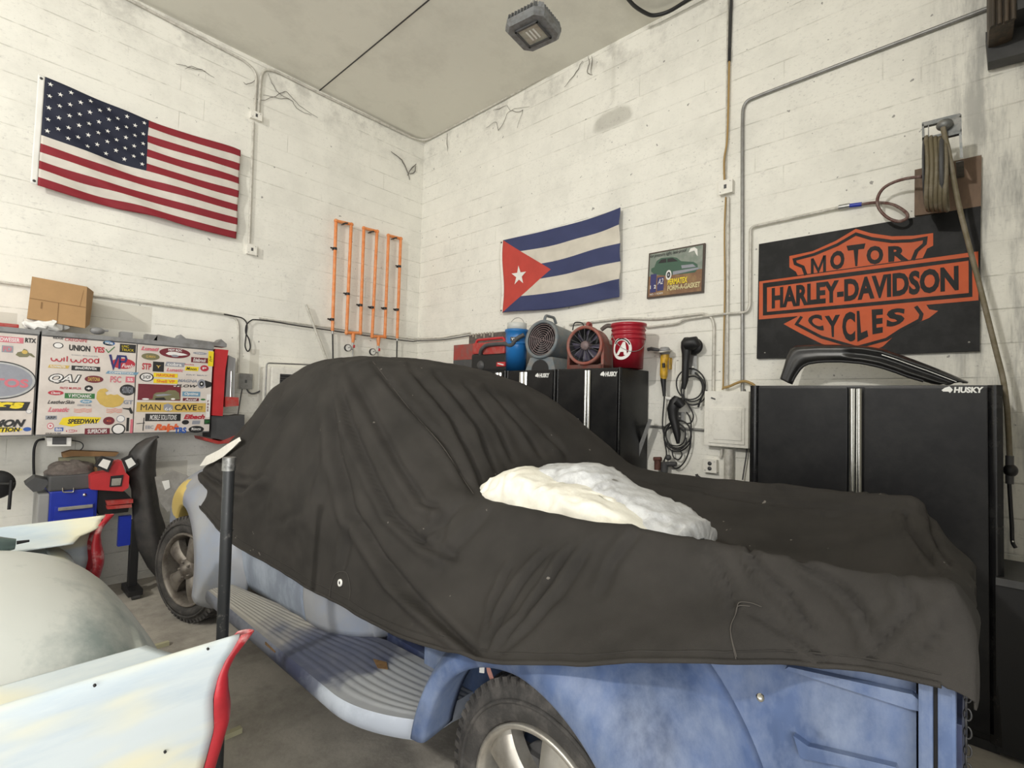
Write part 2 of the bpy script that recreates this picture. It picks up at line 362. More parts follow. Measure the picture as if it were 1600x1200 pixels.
# front fender
def front_prof(th):
    d = math.degrees(th); R = lerp_tab([(-30, .74), (40, .80), (75, .79), (95, .75), (130, .82), (165, .86), (184, .84)], d)
    lip = lerp_tab([(-30, .47), (90, .46), (184, .45)], d)
    xi = lerp_tab([(-30, -2.5), (90, -2.62), (150, -2.80), (184, -2.86)], d); xo = lerp_tab([(-30, -2.86), (20, -2.92), (90, -2.99), (184, -3.04)], d)
    return [(lip+.02, xo+.2), (lip, xo+.03), (lip+.006, xo), (lip+.03, xo-.012), (lip+(R-lip)*.4, xo-.02), (lip+(R-lip)*.7, xo+(xi-xo)*.2), (lip+(R-lip)*.9, xo+(xi-xo)*.6), (R, xi)]
mk('fender_grey', (.30, .31, .33), .36, var=.08, vscale=4, dirt=(.25, .30, .40), dscale=3, damt=.6)
def _fp(th, k, h=.012):
    pr = front_prof(th); i = min(int(k), len(pr)-2); t = k-i
    r, x = (pr[i][j]*(1-t)+pr[i+1][j]*t for j in (0, 1)); return V((x-h, YFW+(r+h)*math.cos(th), ZW+(r+h)*math.sin(th)))
def fnear(px, py):      # point of the fender skin seen at this place
    best = None
    for a in range(40, 150):
        for k in range(30, 66, 2):
            p = _fp(math.radians(a), k/10); q = proj(p); d = (q[0]-px)**2+(q[1]-py)**2
            if best is None or d < best[0]: best = (d, p)
    return best[1]
# yellow body filler smear, part of the paint: an irregular blob fixed on the metal
mt = M['fender_grey']; nt = NT(mt); o_, tc = sepxyz(nt); pc = fnear(279, 782); pu = fnear(287, 763); pw = fnear(268, 802); T0 = V((-2.0, -3.1, 0))
ax_ = (pu-pw)/2; c0 = (pu+pw)/2-T0; L_ = ax_.length; an = ax_/L_
def dotn(v): return mth(nt, 'ADD', mth(nt, 'ADD', mth(nt, 'MULTIPLY', mth(nt, 'SUBTRACT', o_[0], c0.x), v.x), mth(nt, 'MULTIPLY', mth(nt, 'SUBTRACT', o_[1], c0.y), v.y)), mth(nt, 'MULTIPLY', mth(nt, 'SUBTRACT', o_[2], c0.z), v.z))
sd = (fnear(290, 784)-fnear(270, 780)); sd = (sd-an*sd.dot(an)); ws = sd.length*.62; sd = sd.normalized()
nn = nt.nodes.new('ShaderNodeTexNoise'); nn.inputs['Scale'].default_value = 9; nt.links.new(tc.outputs['Object'], nn.inputs[0])
e2 = mth(nt, 'ADD', mth(nt, 'POWER', mth(nt, 'ABSOLUTE', mth(nt, 'DIVIDE', dotn(an), L_*1.0)), 2.4), mth(nt, 'POWER', mth(nt, 'ABSOLUTE', mth(nt, 'DIVIDE', dotn(sd), max(ws, .05))), 2.0))
blob = mth(nt, 'LESS_THAN', mth(nt, 'ADD', e2, mth(nt, 'MULTIPLY_ADD', nn.outputs['Fac'], 1.6, -.8)), 1.0)
nt.links.new(mixc(nt, blob, colour_out(mt), (.66, .50, .16)), nt.nodes['Principled BSDF'].inputs['Base Color'])
b = B().use('fender_grey'); fender_grid(YFW, ZW, front_prof, math.radians(-20), math.radians(184), 60, 21)(b)
ff = build('front_fender', b, truck, solid(.006))
# yellow filler smear on the nose of the fender, following the skin
# headlight bucket area: grey plate with a hole in front of the fender
mk('panel_tan', (.34, .325, .30), .6, dirt=(.2, .19, .17), dscale=9, damt=.6)
b = B().use('panel_tan')
b.prism([LY(-.62, *q) for q in ((243, 746), (270, 735), (292, 742), (300, 752), (290, 775), (262, 800), (250, 785))], (0, .03, 0))
b.use('white').prism([LY(-.625, *q) for q in ((253, 752), (264, 750), (266, 762), (258, 766))], (0, .003, 0))
build('radiator_panel', b, truck)
mk('s_tag', (.45, .22, .18), .6)
b = B().use('white').prism([RX(-2.86, *q) for q in ((749, 1030), (757, 1030), (756, 1052), (749, 1051))], (.002, 0, 0)); build('paper_tag', b, truck)
b = B().use('s_tag').prism([RX(-2.85, *q) for q in ((759, 1038), (764, 1040), (771, 1060), (766, 1063), (761, 1050))], (.002, 0, 0)); build('plastic_tag', b, truck)
# wheels
def wheel(name, xo, yc, R, Rr, tw, yaw, rimk, hub=True):
    """five-spoke alloy; built facing -x at origin then turned"""
    R0 = R; root = thing(name, '', '', (xo, yc, R+.008)); del root['label']; del root['category']; root.parent = truck; root.location = V((xo, yc, R+.008))-truck.location
    def tf(bb):
        m = Matrix.Rotation(yaw, 4, 'Z'); bb.v = [m @ p+V((xo, yc, R0+.008)) for p in bb.v]; return bb
    t = B().use('rubber'); sh = .045
    t.lathe((0, 0, 0), (1, 0, 0), [(Rr, .012), (Rr+.012, -.002), (Rr+.05, -.012), (R-.06, -.004), (R-.03, .006), (R-.012, .02), (R, .05), (R, tw-.05), (R-.03, tw-.01), (Rr, tw)], 96)
    # tread blocks round the shoulder
    for k in range(60):
        a = 2*PI*k/60; e = V((0, math.cos(a), math.sin(a))); f = V((0, -math.sin(a), math.cos(a)))
        for x0, x1, r in ((.008, .07, R-.012), (.085, .13, R-.006), (.145, tw-.05, R-.006)):
            c0 = e*r; w_ = .011
            t.hexa([c0+V((x0, 0, 0))-f*w_-e*.02, c0+V((x0, 0, 0))+f*w_-e*.02, c0+V((x1, 0, 0))+f*w_, c0+V((x1, 0, 0))-f*w_], [c0+e*.013+V((x0+.006, 0, 0))-f*w_, c0+e*.013+V((x0+.006, 0, 0))+f*w_, c0+e*.014+V((x1, 0, 0))+f*w_, c0+e*.014+V((x1, 0, 0))-f*w_])
    # raised ring on the sidewall
    t.lathe((0, 0, 0), (1, 0, 0), [(Rr+.062, -.008), (Rr+.066, -.0155), (Rr+.072, -.0155), (Rr+.076, -.008)], 96)
    build('tire', tf(t), root)
    r = B().use(rimk)
    r.lathe((0, 0, 0), (1, 0, 0), [(Rr-.004, .03), (Rr+.004, -.004), (Rr-.004, -.010), (Rr-.014, -.006), (Rr-.02, .02), (Rr-.028, .055), (Rr-.04, .18)], 80)
    ns = 5
    for k in range(ns):
        a = PI/2+2*PI*k/ns+.28
        e = V((0, math.cos(a), math.sin(a))); f = V((0, -math.sin(a), math.cos(a)))
        def sp(u, v):     # bulged spoke, wide at the rim
            rad = .045+(Rr-.02-.045)*u; w_ = .042+.038*u**2; s_ = (v*2-1)
            return e*rad+f*w_*s_+V((.012-.018*math.sin(PI*u*.9)+.02*abs(s_)**3+.014*u, 0, 0))
        r.grid(sp, 14, 12)
        for s_ in (-1, 1):
            r.grid(lambda u, v: e*(.045+(Rr-.065)*u)+f*(.042+.038*u*u)*s_+V((.032-.018*math.sin(PI*u*.9)+.014*u+.05*v, 0, 0)), 14, 2)
    r.lathe((0, 0, 0), (1, 0, 0), [(0, -.016), (.03, -.014), (.036, -.004), (.07, .004), (.075, .05)], 32)
    for k in range(5):
        a = PI/2+2*PI*(k+.5)/5+.28; c0 = V((.0, math.cos(a)*.057, math.sin(a)*.057)); r.lathe(c0, (-1, 0, 0), [(.009, -.03), (.009, .012), (0, .016)], 8)
    rim = build('rim', tf(r), root)
    h = B().use('dark_grey'); h.lathe((0, 0, 0), (1, 0, 0), [(0, .09), (.17, .09), (.17, .11)], 32); h.box((.07, .05, -.02), (.11, .16, .12)); build('brake_disc', tf(h), root)
    return root
wheel('front_wheel', -2.96, YFW+.03, .38, .262, .23, math.radians(17), 'alu_dirty')
wheel('rear_wheel', -2.875, -4.53, .395, .262, .25, math.radians(0), 'alu')
# cab lower side, door with seam, rounded rear corner
path = [(-2.80, -1.55), (-2.86, -1.95), (-2.875, -2.4), (-2.87, -2.93)]
def wallstrip(b, pth, z0, z1, nz=6, bulge=.03):
    pth = smooth_path([(x, y, 0) for x, y in pth], 5)
    def fn(u, v):
        k = u*(len(pth)-1); i = min(int(k), len(pth)-2); p = pth[i].lerp(pth[i+1], k-i)
        zz0 = z0(p.y) if callable(z0) else z0
        return V((p.x+bulge*(1-math.cos(min(1, (1-v)*1.0)*PI/2*0+ (max(0, .22-v)/.22)*PI/2)), p.y, zz0+(z1-zz0)*v))
    b.grid(fn, len(pth)*2, nz*3)
b = B().use('door_primer'); wallstrip(b, path, lambda y: .455+(-1.96-y)*.035, 1.25); build('door', b, truck, solid(.02))
b = B().use('primer_grey'); wallstrip(b, [(-2.87, -2.938), (-2.865, -3.06), (-2.82, -3.20), (-2.73, -3.31), (-2.58, -3.35), (-1.6, -3.35)], lambda y: .485, 1.25); build('cab_corner', b, truck, solid(.02))
b = B().use('primer_dark'); b.box((-2.6, -3.4, .32), (-1.4, -.9, .46)); b.box((-2.62, -5.40, .62), (-1.38, -3.62, .66)); b.box((-2.64, -3.68, .62), (-1.36, -3.62, 1.2))
for yy in (-3.85, -3.98): b.box((-2.66, yy-.02, .5), (-2.62, yy+.02, .95))
b.box((-2.62, -5.3, .40), (-2.50, -1.0, .50)); b.box((-1.40, -5.3, .40), (-1.28, -1.0, .50))
build('chassis_frame', b, truck)
b = B().use('primer_grey').box((-2.6, -1.75, .46), (-1.4, -.55, 1.0), bev=.05); build('hood', b, truck)
b = B().use('primer_grey').box((-2.66, -3.3, .5), (-1.34, -1.9, 1.7), bev=.12); build('cab', b, truck)
# running board
def rb(u, v):     # u along y, v across
    y = -2.12-1.90*u
    xin = lerp_tab([(-4.2, -2.62), (-3.4, -2.66), (-3.1, -2.74), (-2.9, -2.80), (-2.1, -2.93)], y)
    xout = -3.065+max(0, (-3.62-y)/.33)**2*.10 if y < -3.62 else -3.065
    zz = .495+.004*(abs(math.sin(v*PI*11)) if .12 < v < .9 else 0)
    return V((xin+(xout-xin)*v, y, zz))
mk('rust_mark', (.16, .09, .035), .8, var=.4, vscale=60)
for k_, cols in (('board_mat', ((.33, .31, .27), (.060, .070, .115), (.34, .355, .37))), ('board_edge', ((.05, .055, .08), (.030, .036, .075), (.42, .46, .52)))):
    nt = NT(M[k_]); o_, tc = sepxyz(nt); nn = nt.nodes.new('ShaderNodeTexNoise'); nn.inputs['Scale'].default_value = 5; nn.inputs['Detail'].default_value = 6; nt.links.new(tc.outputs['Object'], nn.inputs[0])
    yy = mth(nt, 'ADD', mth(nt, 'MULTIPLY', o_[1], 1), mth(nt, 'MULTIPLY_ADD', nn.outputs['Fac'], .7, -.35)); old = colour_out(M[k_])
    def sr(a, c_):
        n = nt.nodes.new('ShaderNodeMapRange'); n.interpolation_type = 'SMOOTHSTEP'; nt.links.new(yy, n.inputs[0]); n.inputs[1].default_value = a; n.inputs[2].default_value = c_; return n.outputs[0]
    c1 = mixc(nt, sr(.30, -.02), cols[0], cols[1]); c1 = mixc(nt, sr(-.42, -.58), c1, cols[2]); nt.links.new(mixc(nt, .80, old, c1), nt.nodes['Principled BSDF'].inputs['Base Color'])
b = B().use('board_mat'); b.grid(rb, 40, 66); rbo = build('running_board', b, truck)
b = B().use('board_edge')
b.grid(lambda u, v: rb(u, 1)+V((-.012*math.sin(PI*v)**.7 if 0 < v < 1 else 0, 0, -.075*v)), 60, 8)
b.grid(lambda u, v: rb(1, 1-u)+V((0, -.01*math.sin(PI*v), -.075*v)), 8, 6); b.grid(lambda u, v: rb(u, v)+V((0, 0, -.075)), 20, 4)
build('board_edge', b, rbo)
b = B().use('rust_mark'); q = [HZ(.502, *p) for p in ((583, 1030), (604, 1035), (606, 1046), (590, 1044))]; b.prism(q, (0, 0, .002)); build('rust_spot', b, rbo); b = B().use('rust_mark'); q = [RX(-3.075, *p) for p in ((414, 1003), (430, 1018), (430, 1027), (414, 1014))]; b.prism(q, (.004, 0, 0)); build('rust_spot', b, rbo)
# bed side, ribs, corner post, tailgate
xb = -2.665
b = B().use('primer_blue')
b.box((xb, -5.425, .42), (xb+.02, -3.70, 1.24))
def pan(pts, t, k='primer_blue'):
    b.use(k).prism([RX(xb-t, *p) for p in pts], (t, 0, 0))
pan([(1226, 1046), (1232, 1042), (1425, 1085), (1440, 1098), (1438, 1112), (1420, 1108)], .022)
pan([(1240, 1150), (1262, 1166), (1400, 1199), (1380, 1210), (1250, 1185)], .02)
bs = build('bed_side', b, truck)
b = B().use('primer_blue'); b.box((xb-.03, -5.455, .42), (xb+.02, -5.43, 1.28), bev=.006); b.box((xb-.03, -5.492, .42), (xb+.02, -5.462, 1.28), bev=.006); b.use('black').box((xb-.018, -5.463, .42), (xb, -5.455, 1.27)); build('corner_post', b, truck)
b = B().use('primer_dark'); b.box((xb-.0, -5.50, .45), (-1.35, -5.475, 1.02)); build('tailgate', b, truck)
b = B().use('dark_steel')
for k in range(14):      # tailgate chain links
    c0 = V((xb+.03, -5.506-.003*(k % 2), 1.09-.019*k))
    pts = [c0+V(((.0 if k % 2 else .006*math.cos(a)), .006*math.cos(a) if k % 2 else 0, .0125*math.sin(a))) for a in [2*PI*j/14 for j in range(14)]]
    b.tube(pts, .0018, 6, closed=True)
build('tailgate_chain', b, truck)
# ---------------------------------------------------------------- cover
mk('cover_cloth', (.031, .0285, .0255), .85, var=.16, vscale=5, dirt=(.052, .047, .042), dscale=2.4, damt=.6, bump=.35, bscale=500, dthr=(.42, .72), spec=.25)
mt = M['cover_cloth']; nt = NT(mt)
_o, _tc_ = sepxyz(nt); n_ = nt.nodes.new('ShaderNodeTexNoise'); n_.inputs['Scale'].default_value = 26; n_.inputs['Detail'].default_value = 3; nt.links.new(_tc_.outputs['Object'], n_.inputs[0])
n2_ = nt.nodes.new('ShaderNodeTexNoise'); n2_.inputs['Scale'].default_value = 1.6; nt.links.new(_tc_.outputs['Object'], n2_.inputs[0])
f_ = mth(nt, 'MULTIPLY', mth(nt, 'GREATER_THAN', n_.outputs['Fac'], .735), mth(nt, 'GREATER_THAN', n2_.outputs['Fac'], .5))
nt.links.new(mixc(nt, mth(nt, 'MULTIPLY', f_, .7), colour_out(mt), (.25, .23, .2)), nt.nodes['Principled BSDF'].inputs['Base Color'])
hem = [(-.45, -2.55, .72), (-.8, -2.84, .86)]
for px, py, x in ((301, 763, -2.93), (317, 797, -3.0), (345, 830, -3.02), (363, 847, -2.99), (420, 880, -2.95), (472, 911, -2.93), (538, 947, -2.93), (567, 963, -2.94), (610, 986, -2.98), (645, 1001, -3.02), (700, 1018, -3.03), (760, 1035, -3.03), (900, 1037, -3.01), (1020, 1036, -2.96), (1100, 1035, -2.90), (1180, 1034, -2.82), (1250, 1036, -2.76), (1380, 1050, -2.73)):
    p = RX(x, px, py); hem.append((p.y, p.x, p.z))
hem.append((-5.47, -2.735, 1.12))
tabc = [  # y : mid, shoulder, inner shoulder, top, far inner, far shoulder, far hem
 (-.45, (-2.45, .80), (-2.35, .88), (-2.25, .9), (-2.05, .92), (-1.85, .9), (-1.7, .85), (-1.6, .7)),
 (-.85, (-2.75, .98), (-2.58, 1.10), (-2.4, 1.15), (-2.05, 1.17), (-1.7, 1.15), (-1.5, 1.1), (-1.3, .85)),
 (-1.25, (-2.86, 1.10), (-2.68, 1.27), (-2.4, 1.33), (-2.05, 1.35), (-1.7, 1.33), (-1.45, 1.27), (-1.2, .9)),
 (-1.6, (-2.87, 1.15), (-2.68, 1.46), (-2.4, 1.52), (-2.05, 1.55), (-1.7, 1.52), (-1.42, 1.46), (-1.15, .9)),
 (-1.85, (-2.88, 1.18), (-2.68, 1.62), (-2.4, 1.70), (-2.05, 1.73), (-1.7, 1.7), (-1.4, 1.6), (-1.15, .9)),
 (-2.1, (-2.90, 1.20), (-2.66, 1.77), (-2.4, 1.86), (-2.05, 1.89), (-1.7, 1.86), (-1.4, 1.75), (-1.15, .9)),
 (-2.45, (-2.91, 1.20), (-2.63, 1.87), (-2.4, 1.935), (-2.05, 1.96), (-1.7, 1.94), (-1.4, 1.84), (-1.15, .9)),
 (-2.8, (-2.91, 1.18), (-2.61, 1.87), (-2.4, 1.925), (-2.05, 1.94), (-1.7, 1.92), (-1.4, 1.82), (-1.15, .9)),
 (-3.1, (-2.90, 1.15), (-2.62, 1.80), (-2.4, 1.87), (-2.05, 1.885), (-1.7, 1.86), (-1.4, 1.76), (-1.15, .9)),
 (-3.4, (-2.88, 1.10), (-2.66, 1.60), (-2.42, 1.71), (-2.05, 1.77), (-1.7, 1.76), (-1.4, 1.68), (-1.15, .9)),
 (-3.75, (-2.87, 1.06), (-2.69, 1.36), (-2.48, 1.42), (-2.05, 1.47), (-1.6, 1.51), (-1.38, 1.47), (-1.15, .9)),
 (-4.05, (-2.86, 1.06), (-2.68, 1.27), (-2.54, 1.24), (-2.05, 1.15), (-1.5, 1.24), (-1.35, 1.30), (-1.15, .9)),
 (-4.4, (-2.79, 1.14), (-2.67, 1.282), (-2.61, 1.26), (-2.05, 1.03), (-1.46, 1.20), (-1.34, 1.285), (-1.15, .9)),
 (-5.0, (-2.74, 1.18), (-2.67, 1.293), (-2.62, 1.27), (-2.05, 1.0), (-1.44, 1.20), (-1.34, 1.30), (-1.2, .9)),
 (-5.32, (-2.72, 1.21), (-2.67, 1.304), (-2.625, 1.285), (-2.05, 1.06), (-1.44, 1.25), (-1.36, 1.32), (-1.2, .9)),
 (-5.47, (-2.72, 1.22), (-2.67, 1.31), (-2.58, 1.29), (-2.05, 1.16), (-1.5, 1.15), (-1.4, 1.12), (-1.25, .9))]
def cr(P, t, kx=lambda p: p):
    pass
def catmull(keys, vals, x):
    n = len(keys); i = 0
    while i < n-2 and x > keys[i+1]: i += 1
    t = (x-keys[i])/(keys[i+1]-keys[i])
    def slope(j):
        if j == 0: return (vals[1]-vals[0])/(keys[1]-keys[0])
        if j == n-1: return (vals[-1]-vals[-2])/(keys[-1]-keys[-2])
        a = (vals[j]-vals[j-1])/(keys[j]-keys[j-1]); c = (vals[j+1]-vals[j])/(keys[j+1]-keys[j])
        return 0 if a*c < 0 else 2*a*c/(a+c) if abs(a+c) > 1e-9 else 0
    h = keys[i+1]-keys[i]; m0, m1 = slope(i)*h, slope(i+1)*h
    return (2*t**3-3*t*t+1)*vals[i]+(t**3-2*t*t+t)*m0+(-2*t**3+3*t*t)*vals[i+1]+(t**3-t*t)*m1
hk = [-h[0] for h in hem]; hx = [h[1] for h in hem]; hz = [h[2] for h in hem]
tk = [-r[0] for r in tabc]
def section(y):
    k = -y
    out = [(catmull(hk, hx, k), catmull(hk, hz, k))]
    for j in range(1, 8): out.append((catmull(tk, [r[j][0] for r in tabc], k), catmull(tk, [r[j][1] for r in tabc], k)))
    return out
FOLDS = [  # (polyline in photo pixels used only to find where each crease lies on the cloth, depth m, width px)
 ([(517, 597), (527, 700), (553, 800), (600, 873), (650, 930), (720, 1000), (757, 1030)], .030, 13),
 ([(530, 600), (547, 657), (577, 730), (613, 803), (667, 853), (710, 877)], .026, 11),
 ([(543, 577), (583, 650), (620, 720), (663, 787), (700, 800)], .024, 12),
 ([(583, 570), (633, 630), (683, 683), (713, 727), (740, 775)], .018, 9),
 ([(640, 575), (700, 650), (730, 707), (760, 778)], .024, 9), ([(680, 585), (743, 667), (775, 740)], .024, 8),
 ([(725, 600), (767, 657), (803, 720)], .022, 8), ([(760, 607), (800, 653), (850, 715)], .022, 8), ([(800, 625), (850, 675), (890, 715)], .018, 8),
 ([(487, 600), (440, 650), (410, 700), (380, 745)], .022, 10), ([(443, 600), (413, 657), (390, 700), (350, 745)], .020, 8),
 ([(500, 600), (470, 680), (420, 760), (400, 800)], .014, 14), ([(420, 640), (390, 690), (340, 725)], .020, 7),
 ([(560, 800), (545, 850), (535, 900)], .012, 9),
 ([(859, 860), (819, 910), (787, 963), (764, 1024)], .020, 8), ([(894, 858), (859, 916), (822, 972), (772, 1026)], .022, 8), ([(925, 850), (880, 930), (830, 985), (780, 1030)], .014, 10),
 ([(800, 880), (775, 941), (760, 1024)], .014, 7), ([(600, 891), (662, 954), (725, 1007), (752, 1029)], .020, 9), ([(700, 790), (690, 850), (720, 880)], .016, 12),
 ([(720, 790), (680, 830), (650, 850)], .014, 10), ([(770, 790), (730, 840), (700, 870), (690, 900)], .012, 14),
 ([(1165, 850), (1185, 885), (1235, 935), (1278, 1000)], .020, 9), ([(1090, 845), (1120, 880), (1140, 920), (1150, 960)], .012, 10), ([(1000, 830), (960, 880), (940, 940)], .012, 12),
 ([(1240, 868), (1310, 915), (1350, 960), (1365, 1010)], .018, 11), ([(1170, 955), (1240, 1000), (1300, 1040)], .014, 9), ([(1400, 890), (1430, 950), (1380, 1000), (1350, 1040)], .014, 13), ([(1480, 930), (1470, 980), (1430, 1030)], .012, 9),
 ([(330, 750), (380, 765), (420, 740)], .018, 8), ([(315, 735), (345, 760), (370, 790)], .02, 7), ([(345, 715), (365, 745), (400, 750)], .02, 7), ([(430, 820), (470, 800), (510, 700)], .010, 14),
 ([(1410, 790), (1420, 830), (1470, 900)], .02, 9), ([(1450, 790), (1455, 840), (1490, 895)], .018, 8), ([(950, 745), (1100, 768), (1250, 785), (1400, 800)], .012, 6),
]
def seg_d(px, py, pl):
    best = 1e9; sgn = 1; tt = 0
    for i in range(len(pl)-1):
        ax, ay = pl[i]; bx, by = pl[i+1]; dx, dy = bx-ax, by-ay; L2 = dx*dx+dy*dy
        t = max(0, min(1, ((px-ax)*dx+(py-ay)*dy)/L2)); qx, qy = ax+dx*t-px, ay+dy*t-py; d = math.hypot(qx, qy)
        if d < best: best = d; sgn = 1 if dx*(py-ay)-dy*(px-ax) > 0 else -1; tt = (i+t)/(len(pl)-1)
    return best, sgn, tt
NU, NV = 380, 190
ys = []
Y0, Y1 = -.46, -5.47
base = []
for i in range(NU+1):
    y = Y0+(Y1-Y0)*i/NU; sec = section(y)
    # arc-length like parameter across the section
    ks = [0]
    for a, c in zip(sec, sec[1:]): ks.append(ks[-1]+math.hypot(a[0]-c[0], a[1]-c[1]))
    T = ks[-1]; row = []
    for j in range(NV+1):
        v = j/NV; s_ = T*(v**1.15)
        row.append(V((catmull(ks, [q[0] for q in sec], s_), y, catmull(ks, [q[1] for q in sec], s_))))
    base.append(row)
# rear drape over the tailgate
for k in range(1, 17):
    q = k/16; row = []
    for j in range(NV+1):
        p = base[NU][j].copy(); a = min(1, q*1.0)
        zb = 1.06 if p.x > -2.6 else 1.09
        p.y -= .045*math.sin(min(1, q*2.2)*PI/2)+.006*math.sin(p.x*23); p.z = p.z*(1-q)+min(p.z, zb)*q if q > .12 else p.z-.004*k
        row.append(p)
    base.append(row)
NU2 = len(base)-1
nrm = [[None]*(NV+1) for _ in range(NU2+1)]
for i in range(NU2+1):
    for j in range(NV+1):
        a = base[min(i+1, NU2)][j]-base[max(i-1, 0)][j]; c = base[i][min(j+1, NV)]-base[i][max(j-1, 0)]
        n = a.cross(c); n = n.normalized() if n.length > 1e-9 else V((-1, 0, 0))
        if n.dot(V((base[i][j].x+2.05, 0, base[i][j].z-.8))) < 0: n = -n
        nrm[i][j] = n
bb = [(min(p[0] for p in f[0])-45, max(p[0] for p in f[0])+45, min(p[1] for p in f[0])-45, max(p[1] for p in f[0])+45) for f in FOLDS]
for i in range(NU2+1):
    for j in range(NV+1):
        p = base[i][j]; d = .012*noise.noise(V((p.x*2.2, p.y*2.2, p.z*2.2)))+.010*noise.noise(V((p.x*6, p.y*6+p.z*5, p.z*2)))+.0035*noise.noise(p*15)
        if p.x < -1.9 or p.z > 1.1:
            px, py = proj(p)
            for (pl, dep, wd), q in zip(FOLDS, bb):
                if q[0] < px < q[1] and q[2] < py < q[3]:
                    ds, sg, t = seg_d(px, py, pl)
                    if ds < wd*3.5:
                        e = min(1, 6*t+.25)*min(1, 5*(1-t)+.15); s_ = ds*sg/wd
                        d += 1.3*dep*e*(-.85*math.exp(-(s_*1.9)**2)+.75*math.exp(-((s_-.95)*1.2)**2)*(1 if sg > 0 else .8)+.25*math.exp(-((s_+1.1)*1.1)**2))
        base[i][j] = p+nrm[i][j]*d
b = B().use('cover_cloth'); vs = [p for row in base for p in row]
b.add(vs, [(i*(NV+1)+j, (i+1)*(NV+1)+j, (i+1)*(NV+1)+j+1, i*(NV+1)+j+1) for i in range(NU2) for j in range(NV)], True)
cover = thing('truck_cover', 'dusty black fabric cover draped over the pickup truck', 'cover', (-2.05, -3.0, .7))
build('cloth', b, cover, solid(.004, 1))
# hem bead and stitched tabs, grommet
mk('stitch', (.065, .058, .05), .8)
b = B().use('cover_cloth'); b.tube([base[i][0]+nrm[i][0]*.004 for i in range(0, NU2-14, 2)], .007, 6); b.tube([base[i][4]+nrm[i][4]*.003 for i in range(40, NU2-14, 2)], .0028, 5); build('hem', b, cover)
def nearest(px, py):
    best = None
    for i in range(0, NU2+1, 2):
        for j in range(0, NV//2):
            q = proj(base[i][j]); d = (q[0]-px)**2+(q[1]-py)**2
            if best is None or d < best[0]: best = (d, i, j)
    return base[best[1]][best[2]]+nrm[best[1]][best[2]]*.0075, nrm[best[1]][best[2]]
b = B().use('stitch')
for pl in ([(518, 938), (520, 915), (526, 899), (537, 890), (547, 897), (548, 920), (545, 938)], [(1146, 1030), (1140, 985), (1144, 958), (1158, 946), (1178, 944), (1200, 952)], [(1150, 1030), (1143, 985), (1148, 962), (1160, 951), (1178, 949)]):
    build('stitching', B().use('stitch').tube(smooth_path([nearest(*q)[0] for q in pl], 4), .0014, 5), cover)
seam = smooth_path([nearest(*q)[0] for q in ((583, 568), (600, 585), (640, 640), (683, 690), (705, 720), (722, 745), (740, 775))], 4); build('stitching', B().use('stitch').tube(seam, .0018, 5), cover)
p, n = nearest(533, 911); b = B().use('white').lathe(p, n, [(.016, -.002), (.016, .004), (.008, .005), (.007, .0)], 20); b.use('black').lathe(p, n, [(0, .003), (.007, .003)], 16); build('grommet', b, cover, label='white grommet')
# torn white papers and bunched cloth tucked under the front of the cover
b = B().use('paint_white')
P_ = [RX(-2.9, *q) for q in ((372, 684), (352, 696), (342, 703), (322, 713), (312, 728), (322, 727), (334, 722), (348, 714), (364, 700), (374, 690))]
b.prism(P_, (.01, 0, .004)); tag(build('torn_plastic_sheet', b), 'torn white plastic sheet sticking out at the front edge of the black cover', 'plastic sheet')
# ---------------------------------------------------------------- folded tarps on the cover
mk('tarp_white', (.80, .78, .68), .7, var=.03, vscale=6, dirt=(.55, .5, .4), dscale=9, damt=.35, bump=.4, bscale=22)
mk('tarp_grey', (.55, .56, .56), .6, var=.1, vscale=18, dirt=(.33, .33, .33), dscale=14, damt=.6, bump=.5, bscale=25)
def lump(name, k, crest, xc, nearx, farx, lab, cat, nz, seed):
    C_ = [RX(xc, *q) for q in crest]; C_ = smooth_path(C_, 6); L = len(C_)-1
    def fn(u, v):
        kk = u*L; i = min(int(kk), L-1); c = C_[i].lerp(C_[i+1], kk-i)
        zb = 1.16; h = max(.0, c.z-zb); a = PI*v
        e = min(1, 8*u+.05)*min(1, 8*(1-u)+.05)
        x = xc+((nearx-xc) if v < .5 else (farx-xc))*abs(math.cos(a))**.8*(.35+.65*e); z = zb+h*math.sin(a)**.75
        q = V((x, c.y, z)); n_ = (.5-abs(noise.noise(V((c.y*7+seed+v*1.5, v*3.2, 0)))))*.030-.012+(.4-abs(noise.noise(V((c.y*17+v*5, v*7-c.y*6, seed)))))*.024+noise.noise(V((c.y*40+v*9, v*18, seed)))*.003
        return q+V((-n_ if v < .5 else n_, 0, n_*(.4 if .35 < v < .65 else 1)))
    b = B().use(k); b.grid(fn, 90, 40); return tag(build(name, b, mod=solid(.004)), lab, cat)
lump('white_tarp', 'tarp_white', [(767, 782), (770, 768), (778, 754), (792, 741), (812, 733), (823, 732), (840, 739), (865, 751), (900, 758), (940, 773), (970, 790), (1015, 826), (1030, 835)], -2.47, -2.62, -2.30, 'creamy white tarp folded along the near rail of the covered truck', 'tarp', 0, 3)
lump('grey_tarp', 'tarp_grey', [(843, 745), (848, 731), (856, 724), (890, 725), (924, 725), (947, 739), (965, 749), (990, 766), (1040, 791), (1075, 812), (1087, 820), (1095, 843)], -2.34, -2.50, -2.12, 'silver grey sheet bunched behind the white tarp on the covered truck', 'tarp', 0, 8)
b = B().use('red_dusty'); c = RX(-2.42, 788, 755)
b.ball(c, .035, 12, (1, 1.1, .55)); b.use('black').ball(RX(-2.40, 797, 747), .042, 12, (1.2, 1.2, .5)); tag(build('rolled_cloth', b), 'red and black rolled cloth poking out of the end of the white tarp', 'cloth')
